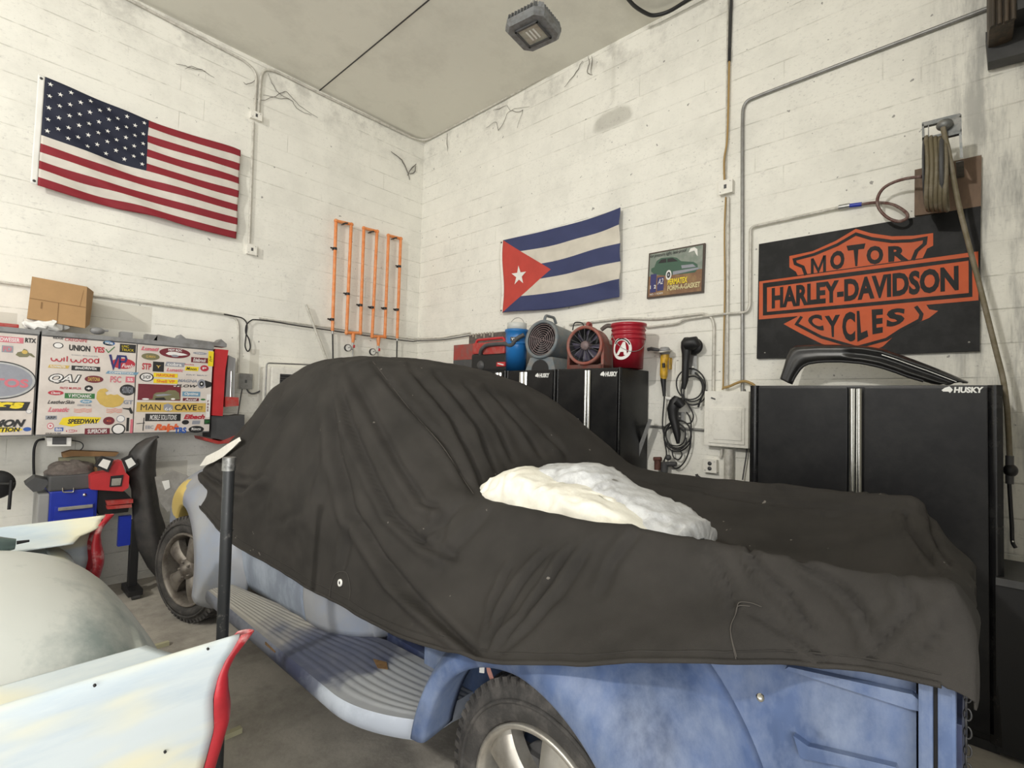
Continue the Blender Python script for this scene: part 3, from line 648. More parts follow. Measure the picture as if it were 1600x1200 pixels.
b = B().use('black'); c = HZ(1.06, 1216, 832); b.tube([c, c+V((.02, -.01, .02)), c+V((.03, -.03, .05))], [.014, .010, .004], 8); b.use('white').tube([c+V((-.01, .01, .01)), c+V((.01, .0, .035))], .004, 6); tag(build('cord_end', b), 'small black and white cord end lying on the cover inside the truck bed', 'cord')
# ---------------------------------------------------------------- classic car with tail fins
YC = -3.14
mk('fin_paint', (.66, .73, .75), .42, var=.05, vscale=2, dirt=(.48, .58, .66), dscale=1.6, damt=.7, dthr=(.46, .6), stretch=(.45, 1, 2.6))
mt = M['fin_paint']; nt = NT(mt); _o, _tc_ = sepxyz(nt); mp_ = nt.nodes.new('ShaderNodeMapping'); mp_.inputs['Scale'].default_value = (1.3, 1, 4.5); mp_.inputs['Location'].default_value = (.35, 0, .3); nt.links.new(_tc_.outputs['Object'], mp_.inputs[0])
n_ = nt.nodes.new('ShaderNodeTexNoise'); n_.inputs['Scale'].default_value = 1.2; n_.inputs['Detail'].default_value = 3; nt.links.new(mp_.outputs[0], n_.inputs[0])
rg = nt.nodes.new('ShaderNodeMapRange'); rg.interpolation_type = 'SMOOTHSTEP'; rg.inputs[1].default_value = .50; rg.inputs[2].default_value = .62; nt.links.new(n_.outputs['Fac'], rg.inputs[0])
nt.links.new(mixc(nt, rg.outputs[0], colour_out(mt), (.80, .78, .60)), nt.nodes['Principled BSDF'].inputs['Base Color'])
mk('lid_paint', (.68, .71, .68), .42, var=.06, vscale=2, dirt=(.26, .33, .33), dscale=1.9, damt=.85, dthr=(.50, .66), stretch=(.9, .55, 1))
mk('tail_red', (.42, .02, .03), .4, var=.2, vscale=14, dirt=(.72, .55, .52), dscale=11, damt=.7, dthr=(.5, .66))
car = thing('tail_fin_car', 'old finned car body in sanded pale blue and white primer, seen from its tail', 'car', (-4.8, YC, 0))
def xend(z):
    return lerp_tab([(.40, -3.72), (.70, -3.668), (.75, -3.658), (.82, -3.646), (.86, -3.650), (.904, -3.653), (.949, -3.644), (.985, -3.628), (1.012, -3.605), (1.035, -3.588)], z)
prof = [(.885, .40), (.905, .52), (.93, .68), (.945, .80), (.952, .90), (.95, .98), (.942, 1.022), (.93, 1.035), (.917, 1.03), (.905, 1.012), (.88, .99), (.83, .978), (.75, .973), (.68, .972)]
ps = smooth_path([(q[0], 0, q[1]) for q in prof], 4)
for sgn, nm in ((-1, 'near'), (1, 'far')):
    def qp(u, v):
        k = v*(len(ps)-1); i = min(int(k), len(ps)-2); p = ps[i].lerp(ps[i+1], k-i)
        e = xend(p.z) if k/4 < 8.6 else lerp_tab([(.68, -3.74), (.80, -3.70), (.88, -3.62), (.92, -3.60)], p.x)
        x = -6.6+(e+6.6)*u**.6
        return V((x, YC+sgn*(p.x-.02*max(0, (-4.6-x))*.3), p.z))
    b = B().use('fin_paint'); b.grid(qp, 70, (len(ps)-1)*2); qo = build('quarter_panel', b, car, solid(.006))
    # red tail light trim wrapping the trailing edge
    zs = [.40, .60, .72, .78, .83, .88, .92, .95, .975, 1.0, 1.02, 1.036]
    bul = lambda z: lerp_tab([(.40, .045), (.70, .045), (.73, .045), (.78, .048), (.86, .052), (.915, .042), (.95, .030), (.985, .030), (1.036, .034)], z)
    b = B().use('tail_red')
    def tl(u, v):
        z = .40+.636*u; x0 = xend(z)
        yo, yi = lerp_tab([(.4, .885), (.68, .93), (.9, .952), (1.036, .936)], z), lerp_tab([(.4, .78), (.8, .80), (.95, .855), (1.0, .9), (1.036, .922)], z)
        a = v*PI; y = yo+(yi-yo)*(1-math.cos(a))/2
        return V((x0+bul(z)*math.sin(a)**.6, YC+sgn*(y+.004*math.cos(a)), z))
    b.grid(tl, 40, 14); build('tail_light', b, car, solid(.004, 1))
    if sgn < 0:
        for q in ((148, 1071), (325, 1014), (258, 1175)):
            p = LY(YC-.952, *q); build('bolt_hole', B().use('black').lathe(p, (0, -1, 0), [(0, .002), (.003, .002), (.003, -.003)], 10), qo)
side = [(-6.6, 1.11), (-4.6, 1.105), (-4.2, 1.095), (-4.0, 1.075), (-3.86, 1.035), (-3.76, .975), (-3.69, .90), (-3.63, .81), (-3.585, .72), (-3.56, .60), (-3.555, .45)]
sp_ = smooth_path([(x, 0, z) for x, z in side], 4)
def lid(u, v):
    k = u*(len(sp_)-1); i = min(int(k), len(sp_)-2); p = sp_[i].lerp(sp_[i+1], k-i); s_ = v*2-1
    drop = (.135*(abs(s_)**3)) * (1 if p.z > .9 else .55); w_ = .70
    return V((p.x-.04*abs(s_)**2.5*max(0, min(1, (p.x+4.1)/.4)), YC+s_*w_, p.z-drop))
mk('seam_red', (.35, .16, .13), .6)
b = B().use('lid_paint').grid(lid, 60, 40); lo = build('trunk_lid', b, car, solid(.006))
b = B().use('red_dusty')
for v in (.004, .996): build('lid_seam', B().use('seam_red').tube([lid(u/50, v)+V((0, (v-.5)*.012, .010)) for u in range(6, 34)], .0035, 5), lo)
for sgn in (-1, 1):      # rear skin between the lid and each fin
    pp = smooth_path([(-3.82, 0, .93), (-3.77, 0, .91), (-3.72, 0, .86), (-3.70, 0, .78), (-3.70, 0, .66), (-3.70, 0, .45)], 4)
    def rs(u, v):
        k = v*(len(pp)-1); i = min(int(k), len(pp)-2); p = pp[i].lerp(pp[i+1], k-i); return V((p.x, YC+sgn*(.64+.27*u), p.z))
    build('rear_panel', B().use('fin_paint').grid(rs, 6, 20), car, solid(.005))
b = B().use('dark_grey').box((-6.5, YC-.85, .35), (-3.80, YC+.85, .5)); build('underbody', b, car)
for x in (-4.3, -6.2):
    for y in (YC-.7, YC+.7): build('support_stand', B().use('dark_steel').box((x-.04, y-.04, 0), (x+.04, y+.04, .36)), car)
# ---------------------------------------------------------------- left wall: conduits, flag, pipes
def Cc(x0, y0, k):      # crop coordinates -> photo pixels
    return lambda p: (x0+p[0]*k, y0+p[1]*k)
def conduit(pts, r, k, label, cat='conduit', straps=(), name='conduit', bend=.07, group=None):
    P_ = bendpath(pts, bend); b = B().use(k).tube(P_, r, 10)
    if straps:
        root = thing(name, label, cat, P_[0], group); build('tube', b, root)
        for s_, n in straps:
            q = B().use('steel'); q.tube([s_+n*.0+V((0, 0, .0)), s_-n*(r*1.4)], r*1.5, 10); build('strap', q, root)
        return root
    return tag(build(name, b), label, cat, group)
def lw(pts, d=.02): return [LY(-d, *p) for p in pts]
def rw(pts, d=.02): return [RX(-d, *p) for p in pts]
conduit(lw([(180, -12), (384, 96), (401, 114), (398, 176)]), .012, 'conduit', 'white conduit running along the ceiling edge down into the upper wall box')
conduit(lw([(404, 176), (408, 110), (425, 108), (510, 151), (650, 218)])+rw([(668, 219), (780, 159), (1000, 36), (985, 8), (960, -12)]), .013, 'conduit', 'white conduit following the ceiling edge round the room corner', bend=.12)
def wallbox(c, n, u, w_, h, d, label, face='paint_white', outlet=False, name='junction_box'):
    """c centre on wall, n outward, u horizontal along wall"""
    c, n, u = V(c), V(n), V(u); up = V((0, 0, 1)); root = thing(name, label, 'electrical box', c)
    m_ = Matrix((u, n, up)).transposed().to_4x4(); m_.translation = c
    b = B().use('paint_white').box((-w_/2, 0, -h/2), (w_/2, d, h/2), m_, bev=.004); build('body', b, root)
    b = B().use(face).box((-w_/2-.004, d, -h/2-.004), (w_/2+.004, d+.006, h/2+.004), m_, bev=.002)
    for sx in (-1, 1): b.use('steel').cyl(m_ @ V((sx*w_*.36, d+.005, sx*h*.36)), m_ @ V((sx*w_*.36, d+.010, sx*h*.36)), .004, n=8)
    if not outlet: b.use('dark_grey').box((-.010, d+.005, -.016), (.010, d+.009, .016), m_)
    build('cover_plate', b, root)
    if outlet:
        for s_ in (-1, 1):
            b = B().use('dark_grey'); b.lathe(m_ @ V((0, d+.005, s_*h*.2)), n, [(.016, 0), (.016, .005), (0, .006)], 16); build('socket', b, root)
    return root
LN, LU = (0, -1, 0), (1, 0, 0); RN, RU = (-1, 0, 0), (0, -1, 0)
wallbox(LY(0, 398, 183), LN, LU, .105, .075, .045, 'white junction box high on the left wall where two conduits meet')
conduit(lw([(396, 190), (389, 382)]), .012, 'conduit', 'white vertical conduit between the two wall boxes right of the striped flag')
wallbox(LY(0, 391, 391), LN, LU, .09, .10, .045, 'white square box at the bottom of the conduit right of the striped flag')
conduit(lw([(-30, 437), (47, 447), (146, 461.5), (295, 482.5), (362, 492), (372.5, 503), (372.5, 582)]), .011, 'conduit', 'pale conduit running level above the sticker covered cabinets then turning down')
wallbox(LY(0, 381, 596), LN, LU, .12, .15, .05, 'grey switch box with a plug beside the red tool holder', face='conduit_grey')
b = B().use('black'); b.tube(smooth_path(lw([(350, 491), (366, 494), (380, 498), (386, 508), (384, 528), (383, 541), (387, 549), (391, 543), (389, 530), (384, 520), (385, 508), (392, 501), (400, 499.5), (430, 503), (460, 508), (515, 516), (585, 526), (640, 533)], .04)+[V((-.06, -.06, LY(0, 660, 535).z))]+rw([(690, 531), (712, 528), (735, 524)], .04), 5), .0065, 8)
tag(build('power_cable', b), 'black cable looping along both walls behind the orange pipes', 'cable')
conduit(lw([(405, 497), (515, 512), (585, 522), (640, 529)], .015)+[V((-.015, -.015, LY(0, 660, 531).z))]+rw([(690, 528), (735, 520)], .015), .009, 'conduit', 'thin pale pipe running level below the orange pipe rack to the room corner', bend=.05)
b = B().use('dark_grey').tube(smooth_path(lw([(383, 600), (388, 612), (396, 615), (408, 610), (421, 602)], .04), 6), .008, 8); tag(build('air_conditioner_cable', b), 'grey cord drooping from the switch box to the white air conditioner', 'cord')
b = B().use('dark_grey').tube(smooth_path(lw([(380, 600), (377, 615), (373, 640), (370, 660)], .03), 4), .005, 6); tag(build('drop_cord', b), 'thin dark cord hanging straight down from the switch box', 'cord')
b = B().use('conduit').tube(lw([(478, 476), (512, 566)], .06), .014, 8); tag(build('plastic_pipe', b), 'short white plastic pipe leaning on the wall left of the orange pipes', 'pipe')
# wall air conditioner behind the cover
ac = thing('air_conditioner', 'white boxy air conditioner against the left wall, half hidden by the black cover', 'air conditioner', (-1.83, -.2, 1.0))
b = B().use('paint_white'); b.box((-2.02, -.3, 1.0), (-1.55, -.01, 1.97), bev=.02); build('body', b, ac)
b = B().use('black').box((-1.93, -.306, 1.78), (-1.68, -.298, 1.90))
for k in range(5): b.use('dark_grey').box((-1.93, -.312, 1.79+.024*k), (-1.68, -.30, 1.797+.024*k))
build('vent_grille', b, ac)
b = B().use('conduit_grey').tube(bendpath([(-2.07, -.31, 1.0), (-2.07, -.31, 2.0), (-1.5, -.31, 2.02)], .03), .008, 8); build('guard_rail', b, ac)
# --- flags
def vis_mat(name, fn, rough=.7):
    m = mat(name, (.5, .5, .5), rough, bump=.1, bscale=200); nt = NT(m); s_, tc = sepxyz(nt, 'UV'); col = fn(nt, s_[0], s_[1])
    n = nt.nodes.new('ShaderNodeTexNoise'); n.inputs['Scale'].default_value = 9; nt.links.new(tc.outputs['Object'], n.inputs[0])
    k = mth(nt, 'MULTIPLY_ADD', n.outputs['Fac'], .3, .85); mm = nt.nodes.new('ShaderNodeVectorMath'); mm.operation = 'SCALE'; nt.links.new(col, mm.inputs[0]); nt.links.new(k, mm.inputs['Scale'])
    nt.links.new(mm.outputs[0], nt.nodes['Principled BSDF'].inputs['Base Color']); return m
def us(nt, u, v):
    stripe = mth(nt, 'FLOORED_MODULO', mth(nt, 'FLOOR', mth(nt, 'MULTIPLY', v, 13)), 2)
    c = mixc(nt, stripe, (.24, .012, .022), (.64, .60, .54))
    can = mth(nt, 'MULTIPLY', mth(nt, 'LESS_THAN', u, .475), mth(nt, 'LESS_THAN', v, 7/13)); return mixc(nt, can, c, (.008, .011, .030))
def cu(nt, u, v):
    stripe = mth(nt, 'FLOORED_MODULO', mth(nt, 'FLOOR', mth(nt, 'MULTIPLY', v, 5)), 2)
    c = mixc(nt, stripe, (.035, .045, .125), (.62, .58, .50))
    lim = mth(nt, 'MULTIPLY', mth(nt, 'SUBTRACT', 1, mth(nt, 'ABSOLUTE', mth(nt, 'MULTIPLY_ADD', v, 2, -1))), .455)
    tri = mth(nt, 'LESS_THAN', u, lim); return mixc(nt, tri, c, (.50, .055, .04))
M['us_flag'] = vis_mat('striped_flag_cloth', us); M['cu_flag'] = vis_mat('triangle_flag_cloth', cu)
def flag(name, lab, cs, fn, k, hoist, stars, group=None):
    """cs: world corners TL TR BR BL; fn(u,v) -> displacement (down, out)"""
    pl = Pl(*cs); dn = V((0, 0, -1))
    def at(u, v, h=0):
        a, c = fn(u, v); return pl.at(u, v, .050+c+h)+dn*a
    root = thing(name, lab, 'flag', (pl.at(.5, 1)), None)
    nu, nv = 90, 60; b = B().use(M[k]); b.grid(at, nu, nv); o = build('cloth', b, root)
    uv = o.data.uv_layers.new(name='UVMap'); me = o.data
    for l in me.loops:
        i = l.vertex_index; uv.data[l.index].uv = ((i//(nv+1))/nu, (i % (nv+1))/nv)
    solid(.0015, 0)(o)
    b = B().use('white')
    for su, sv, r in stars:
        asp = (cs[1]-cs[0]).length/(cs[3]-cs[0]).length
        P_ = [at(su, sv, .006)]
        for q in range(10):
            rr = r if q % 2 == 0 else r*.385; a = -PI/2+PI*q/5; P_.append(at(su+rr*math.cos(a)/asp, sv+rr*math.sin(a), .006))
        b.add(P_, [(0, 1+q, 1+(q+1) % 10) for q in range(10)])
    so = build('star', b, o); so['kind'] = 'stuff' if len(stars) > 1 else 'thing'
    if len(stars) <= 1: del so['kind']
    b = B().use(hoist); b.grid(lambda u, v: at(-.028+.028*u, v, .001), 4, 40); ho = build('hoist_strip', b, root); solid(.002, 0)(ho)
    for v in (.03, .97):
        b = B().use('dark_steel').lathe(at(-.014, v, .002), pl.n, [(.010, 0), (.010, .003), (.004, .004), (0, .004)], 14); build('grommet', b, root)
    return root
cs = [LY(0, *q) for q in ((69, 125), (372, 238), (366.5, 374), (57, 293.5))]
st = [((c+.55)*.475/11.1, (r+.95)*(7/13)/9.9, .021) for r in range(9) for c in range(11) if (r+c) % 2 == 0]
wr = lambda u, v, th, f, ph: math.sin((u*math.cos(th)+v*math.sin(th))*f+ph)
flag('striped_flag', 'red and white striped flag with white stars on a blue canton on the left wall', cs, lambda u, v: (.035*math.sin(PI*min(1, u*1.05))*(1-v)+.012*math.sin(PI*u)*v+.012*math.sin(u*9)*v*.5,
     .012+.022*wr(u, v, -.75, 17, .5)*v*math.sin(PI*min(1, .1+u*.9))+.010*wr(u, v, .2, 9, 0)+.015*wr(u, v, -1.0, 34, 1)*max(0, .8-abs(u-.3)*2)+.024*wr(u, v, -.9, 22, 2)*max(0, u-.6)), 'us_flag', 'white', st)
cs = [RX(0, *q) for q in ((792, 377.5), (974.5, 327), (973, 466), (792, 490))]
flag('triangle_flag', 'blue and white striped flag with a red triangle and one white star', cs, lambda u, v: (.03*math.sin(PI*u)*(1-v)+.05*math.sin(PI*u)**2*v*.6-.0*v,
     .012+.014*wr(u, v, .9, 9, 0)+.012*wr(u, v, -.5, 15, 1)*u+.008*wr(u, v, -.9, 26, 2)*max(0, u-.45)*2), 'cu_flag', 'paint_white', [(.155, .52, .135)])
# --- orange pipe rack
k7 = Cc(360, 300, .25); PD = .06
rack = thing('orange_pipe_rack', 'orange painted pipes bent in three tall loops on the left wall near the corner', 'pipe rack', LY(-PD, 571, 530))
def o7(p): return LY(-PD, *k7(p))
def fit(b, p, r=.024): b.ball(p, r, 8)
runs = [[(660, 190), (638, 868)], [(755, 212), (726, 880)], [(834, 235), (812, 882)], [(916, 255), (886, 900)], [(988, 280), (965, 905)], [(1064, 300), (1042, 915)]]
for r in runs: build('tube', B().use('orange').tube([o7(r[0]), o7(r[1])], .0185, 12), rack)
for a, c in (((660, 180), (757, 203)), ((834, 226), (918, 247)), ((988, 272), (1065, 292)), ((726, 880), (812, 882)), ((886, 903), (965, 905))):
    b = B().use('orange').tube([o7(a), o7(c)], .0185, 12); fit(b, o7(a)); fit(b, o7(c)); build('elbow', b, rack)
for a, c in (((768, 884), (766, 942)), ((926, 906), (924, 962))): build('tee', B().use('orange').tube([o7(a), o7(c)], [.026, .016], 12), rack)
for q in ((640, 355), (720, 637), (800, 708), (872, 722), (952, 728), (1028, 736), (1042, 466), (622, 797)):
    b = B().use('black'); c = o7((q[0]+14, q[1])); b.tube([c+V((-.055, -.0, 0)), c+V((0, 0, 0))], .009, 8); b.tube([c+V((0, 0, -.014)), c+V((0, 0, .014))], .024, 12); b.tube([c, c+V((0, PD, 0))], .007, 6); build('pipe_clip', b, rack)
for q in ((712, 198), (878, 250), (1022, 290)):
    b = B().use('dark_steel'); c = o7(q); b.tube([c+V((-.03, -.02, -.02)), c+V((0, -.025, .0)), c+V((.03, -.02, .01))], .010, 8); b.tube([c, c+V((0, PD, 0))], .007, 6); build('valve_lever', b, rack)
for a, c, k_ in (((638, 868), (645, 1030), 'black'), ((1042, 915), (1040, 1045), 'black'), ((766, 942), (766, 1030), 'steel'), ((924, 962), (922, 1035), 'steel')):
    p_, q_ = o7(a), o7(c); b = B().use('steel').tube([p_, p_.lerp(q_, .12)], .012, 8); b.use(k_).tube([p_.lerp(q_, .1), q_+V((0, 0, -.12))], .0085, 8); build('drop_hose', b, rack)
for g, v_ in (((725, 975), (766, 985)), ((880, 1000), (924, 1005))):
    b = B().use('dark_steel'); c = o7(g)+V((0, -.03, 0)); b.lathe(c, (0, -1, 0), [(.042, -.012), (.042, .012), (.036, .014), (.036, .010)], 28); b.use('white').lathe(c, (0, -1, 0), [(0, .009), (.037, .009)], 28)
    b.use('black').tube([c+V((.0, -.012, 0)), c+V((.02, -.012, .012))], .003, 5); b.use('steel').tube([c, o7(v_)], .007, 8); b.use('red').box(o7(v_)+V((-.008, -.03, .02)), o7(v_)+V((.008, -.01, .055))); build('pressure_gauge', b, rack)
# ---------------------------------------------------------------- wall cabinets with stickers
mk('cab_white', (.66, .60, .55), .4, var=.03, dirt=(.5, .44, .4), dscale=5, damt=.4); mk('cab_grey', (.25, .25, .25), .5, dirt=(.12, .11, .1), dscale=8, damt=.6)
def sc(name, c, rough=.45): M[name] = mat(name, c, rough, var=.06, vscale=40)
for n_, c in dict(s_red=(.45, .03, .05), s_black=(.02, .02, .02), s_blue=(.03, .10, .38), s_navy=(.03, .03, .14), s_yellow=(.80, .62, .02), s_gold=(.58, .40, .10), s_green=(.03, .16, .04), s_white=(.78, .76, .74), s_pink=(.60, .16, .20), s_maroon=(.16, .02, .03), s_grey=(.28, .29, .33), s_orange=(.70, .13, .04), s_olive=(.18, .17, .09), s_sky=(.16, .30, .42)).items(): sc(n_, c)
YD = .36
def cabinet(name, label, x0, x1, zt, zb, doors):
    root = thing(name, label, 'cabinet', (x0, 0, zb)); b = B().use('cab_grey').box((x0, -YD+.02, zb), (x1, -.002, zt)); build('body', b, root)
    b = B().use('cab_grey').box((x0, -YD-.004, zt), (x1, -.002, zt+.035)); build('top_trim', b, root)
    out = []
    for a, c in doors:
        b = B().use('cab_white').box((a, -YD, zb+.01), (c, -YD+.02, zt-.01), bev=.004); out.append(build('door', b, root))
    return root, out
pA0, pA1, pB0, pBm, pB1 = (LY(-YD, *q) for q in ((62, 521), (62, 682), (69, 523), (215, 536), (334, 545)))
zt, zb = 2.085, 1.325
ca, dA = cabinet('wall_cabinet', 'sticker covered white wall cabinet cut off by the left edge of the photo', -4.62, pA0.x, zt, zb, [(-4.60, pA0.x-.01)])
cb, dB = cabinet('wall_cabinet', 'wide white wall cabinet whose two doors are covered in stickers, below the cardboard box', pA0.x+.012, pB1.x, zt, zb, [(pB0.x-.012, pBm.x-.004), (pBm.x+.004, pB1.x-.004)])
# edge strip of each cabinet
k1 = Cc(0, 380, .25); k3 = Cc(150, 520, .15); k2 = Cc(0, 500, .125)
def spl(k, x0, y0, x1, y1, tilt=0):      # a rectangle on the door plane given in crop coordinates
    a, c = LY(-YD-.0015, *k((x0, y0))), LY(-YD-.0015, *k((x1, y1)))
    y = a.y; P_ = [V((a.x, y, a.z)), V((c.x, y, a.z)), V((c.x, y, c.z)), V((a.x, y, c.z))]
    if tilt:
        m_ = (P_[0]+P_[2])/2; r = Matrix.Rotation(tilt, 3, 'Y'); P_ = [m_+r @ (p-m_) for p in P_]
    return Pl(*P_)
def sticker(door, k, r, bg=None, txt=None, tc='s_white', shape='rect', bold=.02, shear=0, ring=None, extra=None, tilt=0, pad=.12, lab=None):
    pl = spl(k, *r, tilt); b = B()
    if bg:
        b.use(bg)
        if shape == 'rect': pl.rect(b, 0, 0, 1, 1, 0)
        elif shape == 'ell': pl.ell(b, .5, .5, .5, .5, 0)
        elif shape == 'skew': pl.rect(b, 0, 0, 1, 1, 0, sk=.07)
    if ring: b.use(ring); pl.ell(b, .5, .5, .40, .40, .0006)
    if txt: b.use(tc); pl.text(b, txt, pad, pad*1.3, 1-pad, 1-pad*1.3, .0012, bold=bold, shear=shear)
    if extra: extra(pl, b)
    o = build('sticker', b, door)
    if lab: o['label'] = lab
    return o
D1, D2 = dB
S_ = lambda *a, **kw: sticker(*a, **kw)
# door 1 (crop k2: 0,500,.125)
S_(D1, k2, (665, 205, 790, 245), None, 'RIDGE', 's_black', pad=0); S_(D1, k2, (810, 222, 1095, 282), None, 'CREGNIFE', 's_red', pad=0, shear=.2, bold=.01)
S_(D1, k2, (665, 275, 790, 360), 's_black', None, shape='ell', ring='s_white')
S_(D1, k2, (865, 305, 1125, 398), None, 'UNION', 's_black', pad=0, bold=.04); S_(D1, k2, (875, 285, 1125, 308), None, 'CHEVY MOTORS BUY BACK', 's_grey', pad=0)
def chk(pl, b): b.use('s_green'); pl.stroke(b, [(0, .5), (.3, 1), (1, 0)], .006, .001)
S_(D1, k2, (1165, 330, 1305, 412), None, 'YES', 's_red', pad=0, bold=.04); S_(D1, k2, (1325, 325, 1430, 412), extra=chk)
S_(D1, k2, (1290, 255, 1435, 325), 's_blue', 'NCAI', shape='ell', pad=.2)
def wil(pl, b):     # lower-case rounded letters drawn as strokes
    b.use('s_red'); W = .0075
    def arc(c, r, a0, a1, n=14): return [(c[0]+r*.115*math.cos(a0+(a1-a0)*k/n), c[1]+r*math.sin(a0+(a1-a0)*k/n)) for k in range(n+1)]
    for cx in (.055, .165, .44, .55): pl.stroke(b, arc((cx, .60), .42, -.4 if cx in (.165, .55) else -.1, PI+(.1 if cx in (.165, .55) else .4)), W)
    for cx in (.255, .315): pl.stroke(b, [(cx, .25 if cx < .3 else 0), (cx, .98)], W)
    for cx in (.68, .80, .92): pl.stroke(b, arc((cx, .60), .38, 0, 2*PI), W, closed=False)
    pl.stroke(b, [(.965, 0), (.965, .98)], W)
S_(D1, k2, (638, 440, 1250, 545), extra=wil, lab='rounded red lettering'); S_(D1, k2, (895, 430, 1225, 462), None, 'DISC BRAKES', 's_grey', pad=0)
S_(D1, k2, (600, 555, 850, 608), 's_gold', 'FLOWMASTER', 's_white', 'skew'); S_(D1, k2, (895, 568, 1250, 645), 's_black', '#goDRIVEit', 's_white')
def vp(pl, b):
    b.use('s_red'); pl.ell(b, .55, .60, .45, .38, .0004); b.use('s_navy'); pl.stroke(b, [(.06, .0), (.2, .95), (.36, .0)], .017, .001); pl.stroke(b, [(.42, 1.0), (.42, .06), (.62, .06), (.66, .25), (.62, .45), (.42, .48)], .015, .001)
    b.use('s_white'); pl.text(b, 'Fuels', .5, .6, .95, .88, .0014, bold=.01, shear=.3)
S_(D1, k3, (130, 225, 405, 385), extra=vp, lab='navy lettering on a red oval')
S_(D1, k3, (100, 395, 425, 440), 's_sky', 'COMPETITION', 's_white', 'skew'); S_(D1, k3, (250, 112, 412, 212), 's_black', 'LMC\nTRUCK', 's_yellow', bold=.0); S_(D1, k3, (72, 78, 190, 0+138), 's_sky', shape='ell')
def qa(pl, b):
    b.use('s_black'); pl.text(b, 'QA1', -.02, -.04, 1.02, 1.05, .0004, bold=.09, shear=.3); b.use('s_white'); pl.text(b, 'QA1', .02, .05, .97, .93, .0012, bold=.02, shear=.3)
S_(D1, k2, (615, 670, 1010, 800), extra=qa, lab='white lettering with a black outline')
S_(D1, k2, (1060, 690, 1290, 790), 's_maroon', 'DAYTONA', 's_gold', 'ell', pad=.18); S_(D1, k2, (750, 835, 1015, 870), None, 'FRITZ MUFFLER', 's_red', pad=0); S_(D1, k2, (1058, 815, 1160, 895), 's_black', '+', 's_white', 'ell', pad=.25, bold=.05)
S_(D1, k2, (600, 878, 795, 942), 's_red', 'Classic', 's_white', 'ell', pad=.2, shear=.3); S_(D1, k2, (810, 912, 1182, 985), 's_green', 'V MYCHANIC', 's_white')
S_(D1, k2, (595, 1000, 930, 1050), None, 'LeatherSkin', 's_black', pad=0, shear=.4); S_(D1, k2, (1000, 992, 1150, 1045), 's_sky', 'Ford', 's_white', 'ell', pad=.2, shear=.3); S_(D1, k2, (965, 1052, 1140, 1078), None, 'CHERRY BOMB', 's_grey', pad=0)
S_(D1, k2, (600, 1090, 865, 1150), None, 'Lunatic', 's_pink', pad=0, shear=.4, bold=.04)
def skull(pl, b):
    b.use('s_gold'); pl.poly(b, [(.0, .55), (.02, .2), (.12, .05), (.3, .0), (.42, .12), (.3, .22), (.36, .36), (.5, .3), (.62, .34), (.75, .30), (.88, .42), (1, .5), (.98, .7), (.86, .9), (.62, 1), (.35, .98), (.14, .82)], .001)
S_(D1, k2, (1210, 850, 1545, 1095), extra=skull, lab='tan torn disc sticker')
def flame(pl, b):
    b.use('s_orange')
    for s_ in (.2, .5, .8): pl.stroke(b, [(0, s_), (.3, s_+.15), (.55, s_-.12), (.75, s_+.1), (1, s_-.05)], .003, .001)
S_(D1, k2, (925, 1100, 1145, 1160), extra=flame); S_(D1, k2, (1330, 1100, 1525, 1165), extra=flame)
k4 = Cc(0, 640, .25)
S_(D1, k4, (285, 38, 355, 62), 's_grey', 'ARP', 's_black')
def spd(pl, b): b.use('s_yellow'); pl.poly(b, [(.0, .75), (.08, .15), (.3, .0), (1, .12), (.93, .62), (.6, .72), (.3, 1)], .0003); b.use('s_black'); pl.text(b, 'SPEEDWAY', .2, .25, .95, .72, .0013, bold=.04, shear=.2)
S_(D1, k4, (370, 42, 630, 105), extra=spd, lab='yellow sticker with black lettering')
S_(D1, k4, (645, 45, 715, 95), 's_maroon', 'C', 's_orange', 'ell', pad=.3); S_(D1, k4, (728, 35, 780, 80), 's_grey', None, 's_white', 'ell', ring='s_white'); S_(D1, k4, (295, 82, 335, 122), 's_pink', 'o', 's_white', 'ell')
S_(D1, k4, (342, 112, 395, 135), 's_blue', 'Bilt', 's_white'); S_(D1, k4, (412, 126, 482, 142), 's_red', 'BBKI', 's_white', 'ell'); S_(D1, k4, (530, 118, 685, 152), 's_maroon', 'SUPERCHIPS', 's_white'); S_(D1, k4, (285, 145, 380, 153), None, 'EDELBROCK PERF', 's_black', pad=0)
S_(D1, k4, (698, 88, 782, 155), 's_black', None, 's_white', 'ell', ring='s_white')
S_(D1, k3, (250, 535, 405, 655), 's_black', 'HOONIGAN', 's_grey', 'ell', pad=.15); S_(D1, k3, (285, 700, 385, 745), None, 'GT', 's_grey', pad=0, bold=.05); S_(D1, k3, (150, 450, 260, 520), None, 'PSC', 's_pink', pad=0, bold=.02); S_(D1, k3, (310, 455, 400, 520), 's_pink', 'SS', 's_white', pad=.2)
def pist(pl, b): b.use('s_black'); pl.poly(b, [(0, 0), (.1, .12), (.62, .15), (.75, .0), (1, .8), (.9, 1), (.75, .9), (.62, .4), (.1, .25)], .001)
S_(D1, k3, (270, 775, 385, 845), extra=pist); S_(D1, k3, (320, 885, 340, 1025), 's_black'); S_(D1, k3, (360, 900, 380, 1045), 's_pink')
